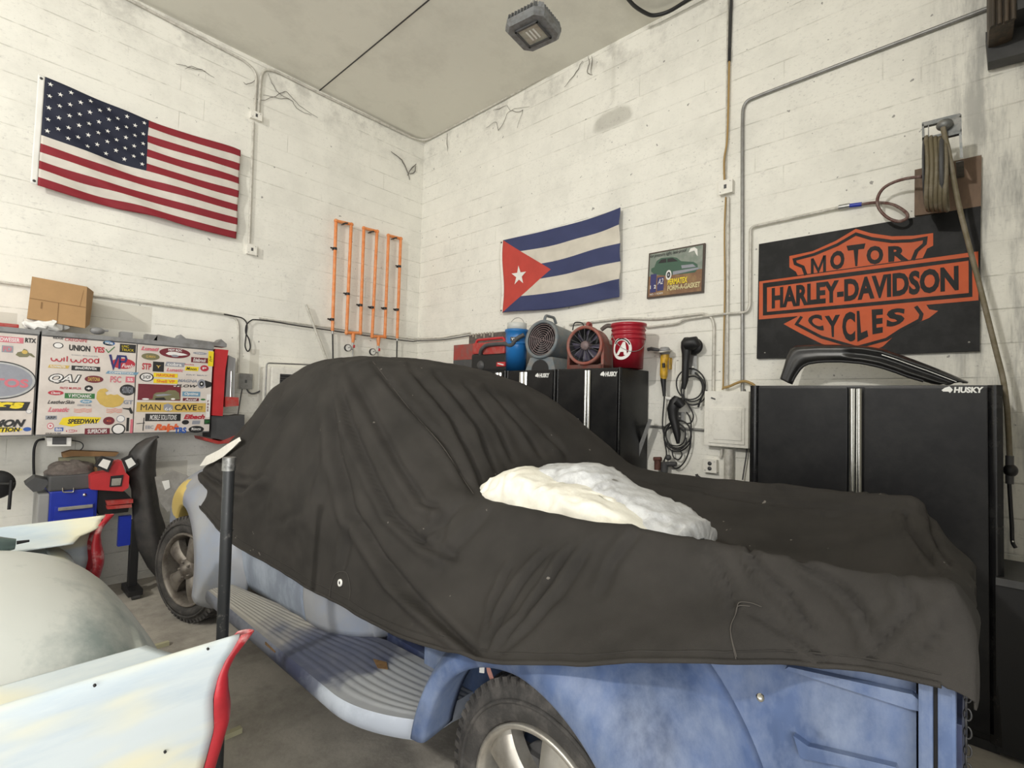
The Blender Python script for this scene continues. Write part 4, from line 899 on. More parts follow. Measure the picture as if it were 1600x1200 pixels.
# door 2
S_(D2, k3, (470, 140, 655, 195), None, 'Lunati', 's_pink', pad=0, shear=.3, bold=.05)
def rod(pl, b): b.use('s_white'); pl.text(b, 'HOT ROC', .28, .10, .72, .34, .001, bold=.03); pl.poly(b, [(.2, .62), (.3, .42), (.5, .38), (.8, .5), (.92, .6), (.7, .72), (.3, .74)], .001); b.use('s_grey'); pl.ell(b, .5, .78, .12, .12, .0014)
S_(D2, k3, (662, 145, 980, 275), 's_maroon', shape='ell', extra=rod, lab='dark red oval hot rod sticker'); S_(D2, k3, (475, 205, 662, 290), 's_olive', 'G-MAN', 's_gold', 'ell', pad=.25)
S_(D2, k3, (1010, 195, 1155, 232), 's_grey', 'Viper', 's_white', 'ell', pad=.2); S_(D2, k3, (992, 252, 1165, 318), 's_maroon', 'Edelbrock', 's_white', shear=.3); S_(D2, k3, (1172, 190, 1220, 350), 's_yellow', 'S\nC', 's_black', pad=.25)
S_(D2, k3, (470, 300, 585, 400), None, 'STP', 's_red', pad=.1, bold=.03); S_(D2, k3, (595, 298, 705, 408), 's_black', 'Y', 's_gold', pad=.28, bold=.03); S_(D2, k3, (720, 300, 915, 358), 's_grey', 'cobra', 's_white', 'skew'); S_(D2, k3, (735, 365, 910, 410), None, 'Lunatic', 's_pink', pad=0, shear=.3, bold=.03)
S_(D2, k3, (925, 322, 1020, 340), None, 'RACING', 's_red', pad=0); S_(D2, k3, (925, 348, 1062, 400), 's_yellow', 'Moon', 's_black', 'skew', shear=.2); S_(D2, k3, (1088, 335, 1172, 405), 's_red', 'P', 's_white', 'ell', pad=.25, bold=.03)
S_(D2, k3, (455, 412, 600, 510), 's_black', 'SHOP', 's_black', 'ell', ring='s_white', pad=.22); S_(D2, k3, (600, 415, 850, 470), 's_yellow', 'HAVOLINE', 's_orange', bold=.03); S_(D2, k3, (600, 478, 850, 532), 's_yellow', 'Shell VP', 's_orange'); S_(D2, k3, (940, 430, 1160, 452), None, 'FAT MAT', 's_grey', pad=0, bold=.03)
S_(D2, k3, (850, 480, 1050, 520), None, 'MAGNA', 's_grey', pad=0, shear=.3, bold=.04); S_(D2, k3, (830, 535, 1060, 572), None, 'FLOW', 's_black', pad=0, bold=.03, shear=.3)
def motor(pl, b): b.use('s_grey'); pl.ell(b, .3, .5, .28, .48, .0005); b.use('s_black'); pl.ell(b, .3, .5, .15, .28, .001); pl.poly(b, [(.5, .1), (.95, .3), (1, .7), (.6, .95)], .0006); b.use('s_white'); pl.ell(b, .3, .5, .06, .1, .0014)
S_(D2, k3, (1055, 480, 1205, 585), extra=motor)
def carp(pl, b):
    b.use('s_maroon'); pl.rect(b, 0, 0, 1, 1, .0002); b.use('s_white'); pl.rect(b, .82, .05, 1, .1, .0005)
    b.use('s_olive'); pl.poly(b, [(.1, .97), (.34, .92), (.36, .62), (.42, .52), (.62, .46), (.70, .34), (.86, .33), (.96, .5), (.99, .92), (.7, .98)], .001); b.use('s_grey'); pl.poly(b, [(.38, .66), (.6, .58), (.8, .62), (.62, .70), (.45, .74)], .0014)
    b.use('s_white'); pl.ell(b, .18, .93, .08, .05, .0016); pl.ell(b, .82, .9, .05, .06, .0016); b.use('s_black'); pl.poly(b, [(.4, .85), (.6, .8), (.66, .97), (.4, .97)], .0016)
S_(D2, k3, (440, 530, 878, 708), extra=carp, lab='dark red picture of an olive green car'); S_(D2, k3, (900, 610, 1085, 665), 's_sky', 'Optima', 's_white', shear=.3); S_(D2, k3, (905, 678, 1070, 712), 's_maroon', 'Accel', 's_white', shear=.3); S_(D2, k3, (1090, 685, 1140, 705), 's_green', shape='ell')
def mc(pl, b):
    b.use('s_gold'); pl.rect(b, 0, 0, 1, 1, .0004); b.use('s_black')
    for t_, u0, u1 in (('MAN', .055, .33), ('CAVE', .53, .86)): pl.text(b, t_, u0, .2, u1, .82, .0014, bold=0 if t_ == 'MAN' else .02)
    pl.text(b, 'CT', .88, .38, .955, .75, .0014, bold=.02); b.use('s_grey'); pl.poly(b, [(.37, .25), (.43, .08), (.5, .3), (.51, .7), (.44, .95), (.37, .75)], .0014); b.use('s_white'); pl.text(b, '66', .39, .5, .49, .85, .0018)
S_(D2, k3, (425, 722, 1140, 826), extra=mc, lab='yellow MAN CAVE CT plate'); S_(D2, k3, (515, 842, 880, 918), 's_black', 'MOBILE SOLUTIONS', 's_white', shear=.25, bold=.005)
S_(D2, k3, (915, 850, 1132, 898), None, 'Eibach', 's_red', pad=0, shear=.3, bold=.05); S_(D2, k3, (1155, 640, 1185, 880), 's_white', 'F\nR\nE\nE', 's_maroon', pad=.2); S_(D2, k3, (895, 908, 968, 955), 's_black', shape='ell'); S_(D2, k3, (1000, 915, 1080, 952), 's_grey', shape='skew'); S_(D2, k3, (1128, 900, 1188, 952), 's_black', 'BM', 's_green')
S_(D2, k3, (515, 965, 598, 1000), None, 'EBC', 's_grey', pad=0, bold=.02); S_(D2, k3, (610, 950, 860, 1030), None, 'Ralph', 's_orange', pad=0, shear=.3, bold=.06); S_(D2, k3, (815, 985, 940, 1045), None, 'TRS', 's_blue', pad=0, bold=.05); S_(D2, k3, (965, 970, 1122, 1040), 's_black', 'Ringz', 's_white', 'ell', pad=.2)
def dag(pl, b): b.use('s_black'); pl.stroke(b, [(.85, 0), (.8, 1)], .006, .001); pl.stroke(b, [(0, .45), (1, .4)], .005, .001)
S_(D2, k3, (425, 885, 505, 1020), extra=dag)
# left cabinet door
DA = dA[0]
S_(DA, k2, (-120, 190, 292, 295), 's_pink', 'BUDWEISER', 's_white'); S_(DA, k2, (315, 222, 450, 290), None, 'RTX', 's_black', pad=0, bold=.04); S_(DA, k2, (25, 315, 160, 410), 's_grey', 'FD', 's_pink')
def rat(pl, b): b.use('s_olive'); pl.poly(b, [(.0, .8), (.1, .5), (.3, .4), (.4, .1), (.55, .2), (.65, .5), (.8, .55), (1, .9), (.9, .95), (.7, .75), (.6, .95), (.2, 1)], .001); b.use('s_gold'); pl.ell(b, .45, .45, .15, .2, .0015)
S_(DA, k2, (200, 340, 440, 475), extra=rat)
def plate(pl, b):
    b.use('s_black'); pl.ell(b, .5, .5, .5, .5, .0002, 48); b.use('steel'); pl.ell(b, .5, .5, .485, .47, .0008, 48); b.use('s_grey'); pl.ell(b, .5, .5, .45, .43, .0012, 48); b.use('s_pink'); pl.text(b, 'AUTOS', .1, .45, .9, .68, .002, bold=.04)
S_(DA, k2, (-560, 480, 440, 1000), extra=plate, lab='round silver and black plate with red lettering')
S_(DA, k2, (-330, 1015, 330, 1135), 's_black', 'JEGS', 's_yellow', 'skew', bold=.12, shear=.2, pad=.05); S_(DA, k2, (325, 1115, 400, 1170), 's_grey', shape='ell', ring='s_white')
S_(DA, k4, (-160, 62, 160, 108), None, 'EDMON', 's_black', pad=0, shear=.35, bold=.06); S_(DA, k4, (-160, 112, 140, 140), 's_yellow', 'DIRECTION', 's_black', 'ell', pad=.05, bold=.04, shear=.2); S_(DA, k4, (145, 110, 195, 135), 's_blue', shape='ell')
# rails on cabinet tops
b = B().use('cab_grey'); zt2 = zt+.035
for q in ((193, 545), (232, 545)): p = LY(-.3, *q); b.box((p.x-.03, -.34, zt2), (p.x+.05, -.25, zt2+.05))
tag(build('bracket_pair', b), 'two dark brackets lying on top of the wide sticker cabinet', 'bracket')
b = B().use('cab_grey'); a, c = LY(-.3, 238, 530), LY(-.3, 352, 540)
b.prism([(a.x, -.34, zt2), (a.x+.03, -.34, zt2+.055), (a.x+.18, -.34, zt2+.035), (a.x+.20, -.34, zt2+.075), (a.x+.24, -.34, zt2+.045), (c.x-.08, -.34, zt2+.035), (c.x-.05, -.34, zt2+.07), (c.x, -.34, zt2+.03), (c.x, -.34, zt2)], (0, .14, 0))
tag(build('metal_rail', b), 'grey metal rail with pointed tabs lying along the right top of the wide sticker cabinet', 'rail')
b = B().use('cab_grey'); p = LY(-.3, 152, 517); b.ball(p+V((0, 0, .0)), .03, 8, (1.6, 1, 1)); b.tube([p, p+V((.07, 0, .01))], .008, 6); tag(build('caulk_gun_end', b), 'small dark tool lying right of the cardboard box on the cabinet top', 'tool')
b = B().use('red_dusty'); p = LY(-.3, 2, 513); b.box((p.x-.3, -.33, zt2), (p.x+.09, -.2, zt2+.03), bev=.01); tag(build('red_bar', b), 'dull red bar lying on top of the left sticker cabinet', 'bar')
# cardboard box + crumpled white bag
F = [LY(-.34, *q) for q in ((50, 432), (136, 448), (133, 513), (42, 497))]; K = [LY(-.10, *q) for q in ((72, 440), (146, 456), (141, 508), (64, 495))]
K = [F[0]+V((.02, .26, .0)), LY(-.16, 146.5, 456), LY(-.17, 140, 507), F[3]+V((.02, .26, .0))]
bx = thing('cardboard_box', 'brown cardboard box sitting tilted on top of the sticker cabinets', 'box', (F[3].x, -.25, zt2))
b = B().use('card').hexa(F, K); build('carton', b, bx)
pl = Pl(*F); b = B().use('card_dark'); pl.stroke(b, [(0, .52), (1, .50)], .004, .002); pl.stroke(b, [(.5, .51), (.5, .98)], .004, .002); pl.stroke(b, [(.88, .5), (.94, .1)], .002, .002); pl.rect(b, .2, .56, .225, .72, .002); build('flap_seam', b, bx)
b = B().use('white')
def bag(u, v):
    c = LY(-.28, 72, 508); a = 2*PI*u; r = math.sin(PI*v)
    q = V((c.x+.13*r*math.cos(a), -.26+.09*r*math.sin(a), zt2+.05+.05*math.cos(PI*v))); return q+V((noise.noise(q*25), noise.noise(q*23+V((3, 0, 0))), noise.noise(q*27+V((7, 0, 0)))))*.03
b.grid(bag, 30, 16, closeu=True, smooth=False); b.use('black').ball(LY(-.26, 52, 516)+V((0, 0, 0)), .028, 8, (1.2, 1, .8)); tag(build('crumpled_bag', b), 'crumpled white plastic bag squashed under the cardboard box', 'bag')
# red tool holder beside the cabinet
rh = thing('red_tool_holder', 'red metal rack with a silver can, fixed to the right end of the sticker cabinets', 'tool rack', LY(-.2, 345, 650))
def lquad(pts, y): return [LY(y, *q) for q in pts]
b = B().use('red').prism(lquad([(336, 545), (357, 547), (352, 580), (348, 650), (331, 649)], -.345), (0, .26, 0)); build('panel', b, rh)
b = B().use('grey').prism(lquad([(357, 555), (368, 560), (366, 625), (352, 625)], -.30), (0, .2, 0)); build('back_plate', b, rh)
b = B().use('chrome'); b.cyl(LY(-.3, 360, 622), LY(-.3, 361.5, 580), .011, n=14); build('silver_can', b, rh)
b = B().use('red_dusty').prism(lquad([(352, 620), (373, 621), (373, 634), (352, 636)], -.33), (0, .2, 0)); build('tray', b, rh)
b = B().use('dark_grey').prism(lquad([(330, 650), (372, 650), (382, 648), (382, 680), (360, 690), (330, 684)], -.32), (0, .25, 0)); b.use('red_dusty').prism(lquad([(318, 683), (345, 690), (370, 680), (360, 692), (340, 694), (320, 688)], -.34), (0, .28, 0)); tag(build('tool_bin', b), 'dark clear bin with a red base hanging under the red tool rack', 'bin')
# power box under the cabinet with cables
pb = thing('battery_charger', 'white charger box with dark front mounted under the sticker cabinets', 'charger', LY(-.25, 92, 700))
build('body', B().use('white').prism(lquad([(73, 684), (111.5, 684), (111, 697), (74, 697)], -.30), (0, .14, 0)), pb); build('screen', B().use('dark_grey').prism(lquad([(82, 684), (104, 684), (103.5, 694.5), (81.5, 694.5)], -.304), (0, .004, 0)), pb)
b = B().use('black').tube(smooth_path(lw([(75, 686), (60, 688), (54, 698), (52.5, 715), (53, 740), (56, 765), (60, 800), (64, 830), (66, 860)], .06), 5), .0085, 8); tag(build('black_cable', b), 'thick black cable dropping from the charger box to behind the pale car', 'cable')
b = B().use('dark_grey').tube(smooth_path(lw([(112, 688), (126, 691), (130, 697), (124, 704), (104, 708)], .1), 5), .004, 6); tag(build('thin_lead', b), 'thin lead curling from the right of the white charger box', 'cable')
# blue tool chest with case, rags
cx0, cx1 = LY(-.45, 78, 768).x, LY(-.45, 153, 768).x
tcb = thing('blue_tool_chest', 'blue steel tool chest with silver drawer pulls standing by the left wall', 'tool chest', ((cx0+cx1)/2, -.3, 0))
b = B().use('blue').box((cx0, -.45, .06), (cx1, -.06, .915), bev=.01); build('body', b, tcb)
b = B().use('grey').box((cx0-.06, -.44, .06), (cx0, -.08, .90), bev=.008); build('side_panel', b, tcb)
for k in range(5):
    z1 = .80-.13*k; dr = build('drawer', B().use('blue').box((cx0+.03, -.462, z1-.115), (cx1-.02, -.45, z1), bev=.003), tcb)
    build('pull', B().use('alu').box((cx0+.05, -.478, z1-.03), (cx1-.03, -.462, z1-.005), bev=.004), dr)
build('lock', B().use('chrome').lathe((cx1-.08, -.45, .87), (0, -1, 0), [(0, .008), (.012, .006), (.012, 0)], 14), tcb)
for q in ((cx0+.03, -.4), (cx1-.04, -.4), (cx0+.03, -.1), (cx1-.04, -.1)): build('caster', B().use('black').tube([(q[0], q[1], .033), (q[0]+.03, q[1], .033)], .033, 14), tcb)
cs_ = thing('tool_case', 'black plastic tool case with a metal latch on the blue tool chest', 'tool case', (cx0+.15, -.3, .917))
build('shell', B().use('dark_grey').box((cx0-.01, -.455, .917), (cx1-.03, -.10, 1.03), bev=.012), cs_)
build('latch', B().use('chrome').tube(bendpath(lquad([(98, 762), (98, 769), (115, 769), (115, 762)], -.46), .01), .005, 6, closed=False), cs_)
def heap(name, c, sx, sy, sz, k, lab, seed, cat='rags', n=36):
    c = V(c); b = B().use(k)
    def f(u, v):
        a = 2*PI*u; r = math.sin(PI*v/2); q = V((sx*r*math.cos(a), sy*r*math.sin(a), sz*math.cos(PI*v/2)))
        d = noise.noise(V((q.x*9+seed, q.y*9, q.z*9)))*.5+noise.noise(V((q.x*26+seed, q.y*26, q.z*26)))*.25
        q = q*(1+d*(.55 if v < .95 else .3)); q.z = max(q.z, 0); return c+q
    b.grid(f, n, 18, closeu=True, smooth=True); return tag(build(name, b), lab, cat)
mk('rag', (.12, .10, .09), .85, var=.35, vscale=25, bump=.4)
mk('foam', (.42, .40, .26), .8)
heap('rag_heap', (LY(-.3, 108, 745).x, -.30, 1.03), .15, .13, .095, 'rag', 'heap of grey brown work rags on top of the black tool case', 4)
b = B().use('foam').prism(lquad([(93, 716), (148, 712), (150, 728), (93, 730)], -.12), (0, .08, 0)); tag(build('yellow_board', b), 'pale yellow board propped on the wall behind the rags', 'board')
b = B().use('card_dark').prism(lquad([(98, 708), (112, 704), (186, 707), (180, 713), (112, 713), (99, 715)], -.2), (0, .1, 0)); tag(build('wood_strip', b), 'dark brown strip of wood lying across the yellow board', 'wood strip')
b = B().use('card').prism(lquad([(135, 728), (152, 728), (152, 745), (137, 750)], -.3), (0, .1, 0)); tag(build('paper_bag', b), 'tan paper bag between the rags and the red work light', 'bag')
b = B().use('dark_grey').prism(lquad([(39, 757), (55, 746), (74, 750), (76, 756), (66, 766), (52, 769)], -.40), (0, .12, .01)); tag(build('dust_pan', b), 'dark grey flared scoop sticking out left of the tool case', 'scoop')
# red work light with two heads
wl = thing('work_light', 'red cordless work light with two tilting white lamp heads', 'work light', LY(-.5, 172, 770))
b = B().use('red').prism(lquad([(141, 744), (150, 740), (168, 737), (180, 722), (190, 720), (196, 738), (202, 744), (201, 762), (192, 768), (142, 765)], -.55), (0, .12, 0)); build('body', b, wl)
b = B().use('black').prism(lquad([(173, 744), (193, 742), (190, 760), (171, 761)], -.556), (0, .006, 0)); b.use('alu').prism(lquad([(175, 748), (190, 747), (188, 758), (174, 759)], -.559), (0, .003, 0)); build('battery_label', b, wl)
for q in ([(160, 713), (178, 718), (169, 738), (148, 729)], [(191, 718), (206, 711), (217, 726), (200, 737)]):
    h = build('lamp_head', B().use('black').prism(lquad(q, -.58), (0, .05, 0)), wl); c = (sum(p[0] for p in q)/4, sum(p[1] for p in q)/4)
    build('lens', B().use('white').prism(lquad([(c[0]+(p[0]-c[0])*.66, c[1]+(p[1]-c[1])*.66) for p in q], -.585), (0, .005, 0)), h)
b = B().use('black').prism(lquad([(150, 765), (195, 768), (205, 778), (200, 800), (155, 805), (150, 790)], -.42), (0, .25, 0)); tag(build('battery_case', b), 'black case under the red work light', 'case')
b = B().use('red_dusty').prism(lquad([(166, 783), (208, 780), (208, 786), (168, 790)], -.5), (0, .05, 0)); b.prism(lquad([(167, 791), (206, 788), (206, 793), (168, 796)], -.5), (0, .05, 0)); tag(build('red_tool_bars', b), 'red tool with two bars lying below the work light', 'tool')
# vice-like clamp at left edge
cl = thing('bench_clamp', 'black round clamp with a hanging screw handle at the left edge of the photo', 'clamp', LY(-.4, 5, 795))
build('disc', B().use('black').lathe(LY(-.38, -6, 757), (0, -1, 0), [(0, .05), (.08, .05), (.10, .03), (.10, 0), (0, 0)], 30), cl)
b = B().use('dark_steel'); b.tube(lquad([(0, 756), (22, 756)], -.45), .012, 8); build('screw', b, cl); build('handle', B().use('black').tube(lquad([(18, 750), (14, 796)], -.46), .010, 8), cl)
# black fender standing on end between the tool chest and the truck
b = B().use('black_gloss')
outer = [(243, 681), (228, 685), (213, 694), (202, 706), (196, 722), (197, 742), (205, 765), (207, 800), (208, 828), (216, 860), (230, 886), (247, 906), (262, 912)]
inner = [(244, 681), (247, 690), (244, 712), (243, 735), (246, 765), (250, 795), (258, 820), (262, 850), (260, 880), (262, 912), (262, 912), (262, 912), (262, 912)]
def fd(u, v):
    k = u*(len(outer)-1); i = min(int(k), len(outer)-2); t = k-i
    a = [outer[i][j]*(1-t)+outer[i+1][j]*t for j in (0, 1)]; k2_ = u*9; i2 = min(int(k2_), 8); t2 = k2_-i2; c = [inner[i2][j]*(1-t2)+inner[i2+1][j]*t2 for j in (0, 1)]
    q = LY(-.42, a[0]+(c[0]-a[0])*v, a[1]+(c[1]-a[1])*v); q.y += -.09*math.sin(PI*v)+.01*math.sin(u*14); q.z = max(q.z, .005); return q
mk('old_black', (.028, .028, .027), .5, dirt=(.075, .065, .06), dscale=6, damt=.8, dthr=(.4, .7)); b.cur = 0; b.mats = []; b.use('old_black').grid(fd, 60, 14)
bf = build('loose_fender', b, mod=solid(.012)); tag(bf, 'loose curved black body panel standing on end beside the truck nose', 'car panel')
# steel post standing in front of the running board
mk('lamp_grey', (.12, .12, .12), .4, .5, dirt=(.4, .4, .38), dscale=30, damt=.7)
pst = thing('steel_post', 'scuffed black steel tube standing upright beside the truck running board', 'post', (-3.35, -3.2, 0))
mk('post_black', (.03, .032, .034), .38, dirt=(.25, .24, .22), dscale=25, damt=.6, dthr=(.6, .7))
a, c = RX(-3.35, 358, 722), RX(-3.35, 347, 1003); d_ = (c-a).normalized(); c = a+d_*(a.z/-d_.z)
build('tube', B().use('post_black').tube([a, c], .0225, 16), pst); build('cap', B().use('lamp_grey').tube([a+V((0, 0, .02)), a-V((0, 0, .035))], .026, 16), pst); build('collar', B().use('post_black').tube([a+(c-a)*.20, a+(c-a)*.205], .025, 16), pst)
build('collar', B().use('post_black').tube([a+(c-a)*.60, a+(c-a)*.606], .025, 16), pst); build('base_plate', B().use('dark_steel').box(c+V((-.035, -.035, 0)), c+V((.035, .035, .012))), pst)
# jack behind the far fin
jk = thing('rolling_stand', 'black rolling stand with a blue upper section behind the far fin', 'stand', HZ(0, 205, 925))
p = HZ(0, 205, 930); build('post', B().use('black').box((p.x-.03, p.y-.03, .05), (p.x+.03, p.y+.03, .62), bev=.006), jk); build('blue_section', B().use('blue').box((p.x-.11, p.y-.02, .42), (p.x-.03, p.y+.03, .66)), jk)
build('foot', B().use('black').box((p.x-.05, p.y-.15, .03), (p.x+.05, p.y+.12, .08), bev=.01), jk); build('caster', B().use('dark_grey').tube([(p.x-.02, p.y-.12, .03), (p.x+.03, p.y-.12, .03)], .03, 14), jk); build('caster', B().use('dark_grey').tube([(p.x-.02, p.y+.1, .03), (p.x+.03, p.y+.1, .03)], .03, 14), jk)
# things on the pale car
at_ = thing('air_tool', 'chrome and teal hand tool resting on the pale car in front of the far fin', 'hand tool', LY(-2.52, 12, 860))
mk('teal', (.16, .22, .22), .22, .7); b = B().use('teal').tube(lquad([(-40, 856), (0, 852), (24, 850)], -2.5), [.035, .035, .022], 14); b.use('chrome').tube(lquad([(-8, 846), (14, 846)], -2.49), [.022, .014], 10); build('body', b, at_); build('nozzle', B().use('black').tube(lquad([(26, 848), (46, 845)], -2.5), [.008, .005], 8), at_)
for q, r, l, g in (((370, 1142), 0, .09, 'pale wood stick on the floor beside the near fin tail light'), ((258, 1006), 1, .09, 'pale wood stick on the floor just beyond the trunk lid edge')):
    p = HZ(.012, *q); b = B().use('foam').box(p+V((-.06, -.016, -.012)), p+V((.02, .016, .012))); tag(build('wood_stick', b), g, 'stick')
# ---------------------------------------------------------------- ceiling lamp
L0 = V((-1.36, -3.11, 4.42)); lens = [HZ(4.42, *q) for q in ((809, 45), (834, 32.5), (857, 61), (832, 72.5))]
lc = sum(lens, V())/4; e1 = (lens[1]-lens[0]).normalized(); ang = math.atan2(e1.y, e1.x)
mk('lamp_metal', (.24, .25, .26), .5, .5, dirt=(.14, .13, .12), dscale=20, damt=.6); mk('lens_glass', (.42, .43, .36), .12, dirt=(.25, .25, .22), dscale=30, damt=.5)
lamp = thing('hanging_lamp', 'grey finned square lamp hanging from the ceiling by wires', 'ceiling lamp', lc)
mL = Matrix.Rotation(ang, 4, 'Z'); mL.translation = lc
def oct_(w_, c_, z): return [mL @ V((x, y, z)) for x, y in ((-w_, -w_+c_), (-w_+c_, -w_), (w_-c_, -w_), (w_, -w_+c_), (w_, w_-c_), (w_-c_, w_), (-w_+c_, w_), (-w_, w_-c_))]
def ringstack(b, rings):
    vs = [p for r in rings for p in r]; n = 8; b.add(vs, [(i*n+k, i*n+(k+1) % n, (i+1)*n+(k+1) % n, (i+1)*n+k) for i in range(len(rings)-1) for k in range(n)]+[tuple(range(n))[::-1], tuple((len(rings)-1)*n+k for k in range(n))])
b = B().use('lamp_metal'); ringstack(b, [oct_(.155, .05, .0), oct_(.172, .055, .02), (oct_(.172, .055, .05)), oct_(.14, .05, .060), oct_(.12, .045, .115), oct_(.07, .03, .135)]); build('housing', b, lamp)
for s_ in range(4):
    m2 = mL @ Matrix.Rotation(s_*PI/2, 4, 'Z')
    for k in range(9):
        x = -.11+.0275*k; q = [m2 @ V(p) for p in ((x, .10, .06), (x, .170, .055), (x, .160, .095), (x, .12, .12))]
        b = B().use('lamp_metal').prism(q, (m2.to_3x3() @ V((.006, 0, 0)))); build('cooling_fin', b, lamp)
b = B().use('dark_grey')
for a, c in (((-.10, -.10), (.10, -.085)), ((-.10, .085), (.10, .10)), ((-.10, -.10), (-.085, .10)), ((.085, -.10), (.10, .10))): b.box((a[0], a[1], -.012), (c[0], c[1], .002), mL)
build('lens_frame', b, lamp); b = B().use('lens_glass').box((-.086, -.086, -.004), (.086, .086, .0), mL); build('lens', b, lamp)
b = B().use('white')
for x in (-.03, 0, .03): b.box((x-.006, -.05, -.007), (x+.006, .05, -.004), mL)
build('lens_reflection', b, lamp)  # white bars standing in for tube-like reflections on the lens
b = B().use('steel'); b.tube([mL @ V((-.10, .0, .10)), mL @ V((0, 0, .30)), mL @ V((.10, 0, .10))], .004, 6); b.tube([mL @ V((0, 0, .18)), mL @ V((0, 0, HC-lc.z))], .006, 6); build('hanging_wire', b, lamp)
# matching lamp that lights the room from beyond the left of the photo
# ---------------------------------------------------------------- framed car picture (sheet metal sign)
k5 = Cc(980, 370, .1)
cs = [RX(-.02, *k5(q)) for q in ((345, 262), (1220, 100), (1192, 868), (310, 970))]
mk('sg_sky', (.20, .24, .20), .35, dirt=(.33, .34, .30), dscale=12, damt=.6); mk('sg_earth', (.20, .10, .05), .35, dirt=(.32, .2, .08), dscale=12, damt=.7); mk('sg_edge', (.05, .03, .02), .4); mk('sg_green', (.045, .105, .07), .3); mk('sg_cream', (.62, .55, .30), .4)
sg = thing('tin_car_sign', 'small tin sign showing a green sedan above yellow lettering, right of the triangle flag', 'sign', RX(-.02, 1055, 465))
pl = Pl(*cs); b = B().use('sg_edge'); pl.slab(b, -.018, .006); b.use('sg_sky'); pl.rect(b, .025, .03, .97, .56, .0075); b.use('sg_earth'); pl.rect(b, .025, .52, .97, .97, .0085); plate_ = build('plate', b, sg)
X_ = lambda p: pl_st(pl, RX(-.02, *k5(p)))
def pl_st(pl, p):
    o, u, v = pl.c[0], pl.c[1]-pl.c[0], pl.c[3]-pl.c[0]
    n = u.cross(v); w_ = p-o; return (w_.cross(v).dot(n)/n.dot(n), u.cross(w_).dot(n)/n.dot(n))
b = B().use('sg_green'); pl.poly(b, [X_(p) for p in ((385, 500), (430, 480), (470, 380), (540, 335), (700, 320), (780, 330), (850, 385), (1040, 395), (1100, 430), (1110, 500), (1060, 560), (700, 600), (600, 610), (430, 590), (380, 545))], .010)
b.use('black'); pl.poly(b, [X_(p) for p in ((490, 420), (540, 360), (620, 345), (620, 405))], .0115); pl.poly(b, [X_(p) for p in ((635, 402), (635, 345), (720, 335), (790, 375), (800, 385))], .0115)
b.use('s_grey'); pl.poly(b, [X_(p) for p in ((720, 545), (1120, 480), (1120, 510), (720, 600))], .0115); pl.poly(b, [X_(p) for p in ((850, 450), (1030, 430), (1080, 470), (860, 500))], .0115)
for c, r in (((655, 600), 1), ((400, 530), .0)):
    if r:
        u_, v_ = X_(c); b.use('white'); pl.ell(b, u_, v_, .052, .105, .0125); b.use('black'); pl.ell(b, u_, v_, .032, .065, .0135); b.use('s_grey'); pl.ell(b, u_, v_, .016, .03, .0145)
build('painted_car', b, sg)
b = B().use('s_black'); pl.text(b, 'for pressure tight, leak-proof', *X_((370, 285)), .70, .135, .0105, shear=.3, bold=.01); b.use('white'); pl.poly(b, [(.73, .14), (.76, .06), (.83, .05), (.88, .10), (.89, .25), (.86, .2), (.83, .12), (.78, .13)], .0105)
b.use('s_yellow'); pl.text(b, 'PERMATEX', .385, .635, .73, .76, .0115, bold=.03); b.use('sg_cream'); pl.text(b, 'FORM-A-GASKET', .385, .775, .95, .885, .0115, bold=.03)
b.use('s_navy'); pl.rect(b, .06, .48, .17, .88, .0105); pl.rect(b, .19, .57, .31, .86, .0105); b.use('white'); pl.text(b, '1  2', .06, .72, .17, .8, .0115, bold=.03); pl.text(b, 'A2', .2, .6, .3, .72, .0115, shear=.3); pl.text(b, 'NO. 1 FORM', .06, .9, .3, .94, .0115)
build('lettering', b, sg)
# ---------------------------------------------------------------- big orange and black sign
k4c = Cc(1160, 330, .275); XS = -.03
cs = [RX(XS, *q) for q in ((1186, 381.5), (1532.5, 322), (1531, 548.5), (1182.5, 560.5))]
mk('sign_black', (.009, .009, .009), .5, spec=.18, dirt=(.03, .03, .03), dscale=6, damt=.5); mk('sign_orange', (.56, .10, .03), .5, spec=.2, var=.08, vscale=10, dirt=(.45, .12, .06), dscale=5, damt=.5)
big = thing('shield_sign', 'large black sign with an orange bar and shield emblem, hung above the large black cabinet', 'sign', RX(XS, 1357, 555))
pl = Pl(*cs); b = B().use('sign_black'); pl.slab(b, -.027, .003); build('panel', b, big)
X4 = lambda p: pl_st(pl, RX(XS, *k4c(p)))
def P4(b, pts, h): pl.poly(b, [X4(p) for p in pts], h)
def S4(b, pts, wd, h): pl.stroke(b, [X4(p) for p in pts], wd, h)
b = B().use('sign_orange')
P4(b, [(268, 256), (400, 228), (530, 170), (645, 101), (730, 126), (850, 144), (970, 141), (1084, 126), (1084, 198), (1050, 215), (1022, 275), (1022, 330), (305, 420), (318, 372), (305, 345), (268, 320)], .0042)
P4(b, [(235, 642), (312, 602), (330, 560), (1040, 500), (1046, 538), (1062, 562), (1112, 572), (1060, 612), (940, 662), (860, 715), (800, 772), (735, 800), (660, 812), (590, 795), (450, 755), (330, 695)], .0042)
b.add([pl.at(*X4(p), .0052) for p in ((97, 398), (1340, 228), (1341, 512), (95, 616))], [(0, 1, 2, 3)]); sh = build('bar_and_shield', b, big)
b = B().use('sign_black')
S4(b, [(362, 365), (345, 318), (302, 300), (296, 276), (408, 247), (540, 192), (645, 131), (735, 158), (850, 174), (960, 170), (1040, 156), (1036, 188), (990, 228), (968, 282)], .021, .0062)
S4(b, [(338, 600), (308, 643), (450, 718), (650, 778), (820, 732), (900, 680), (1010, 622), (1018, 590), (985, 545)], .020, .0062)
S4(b, [(97, 398), (1340, 229)], .006, .006)
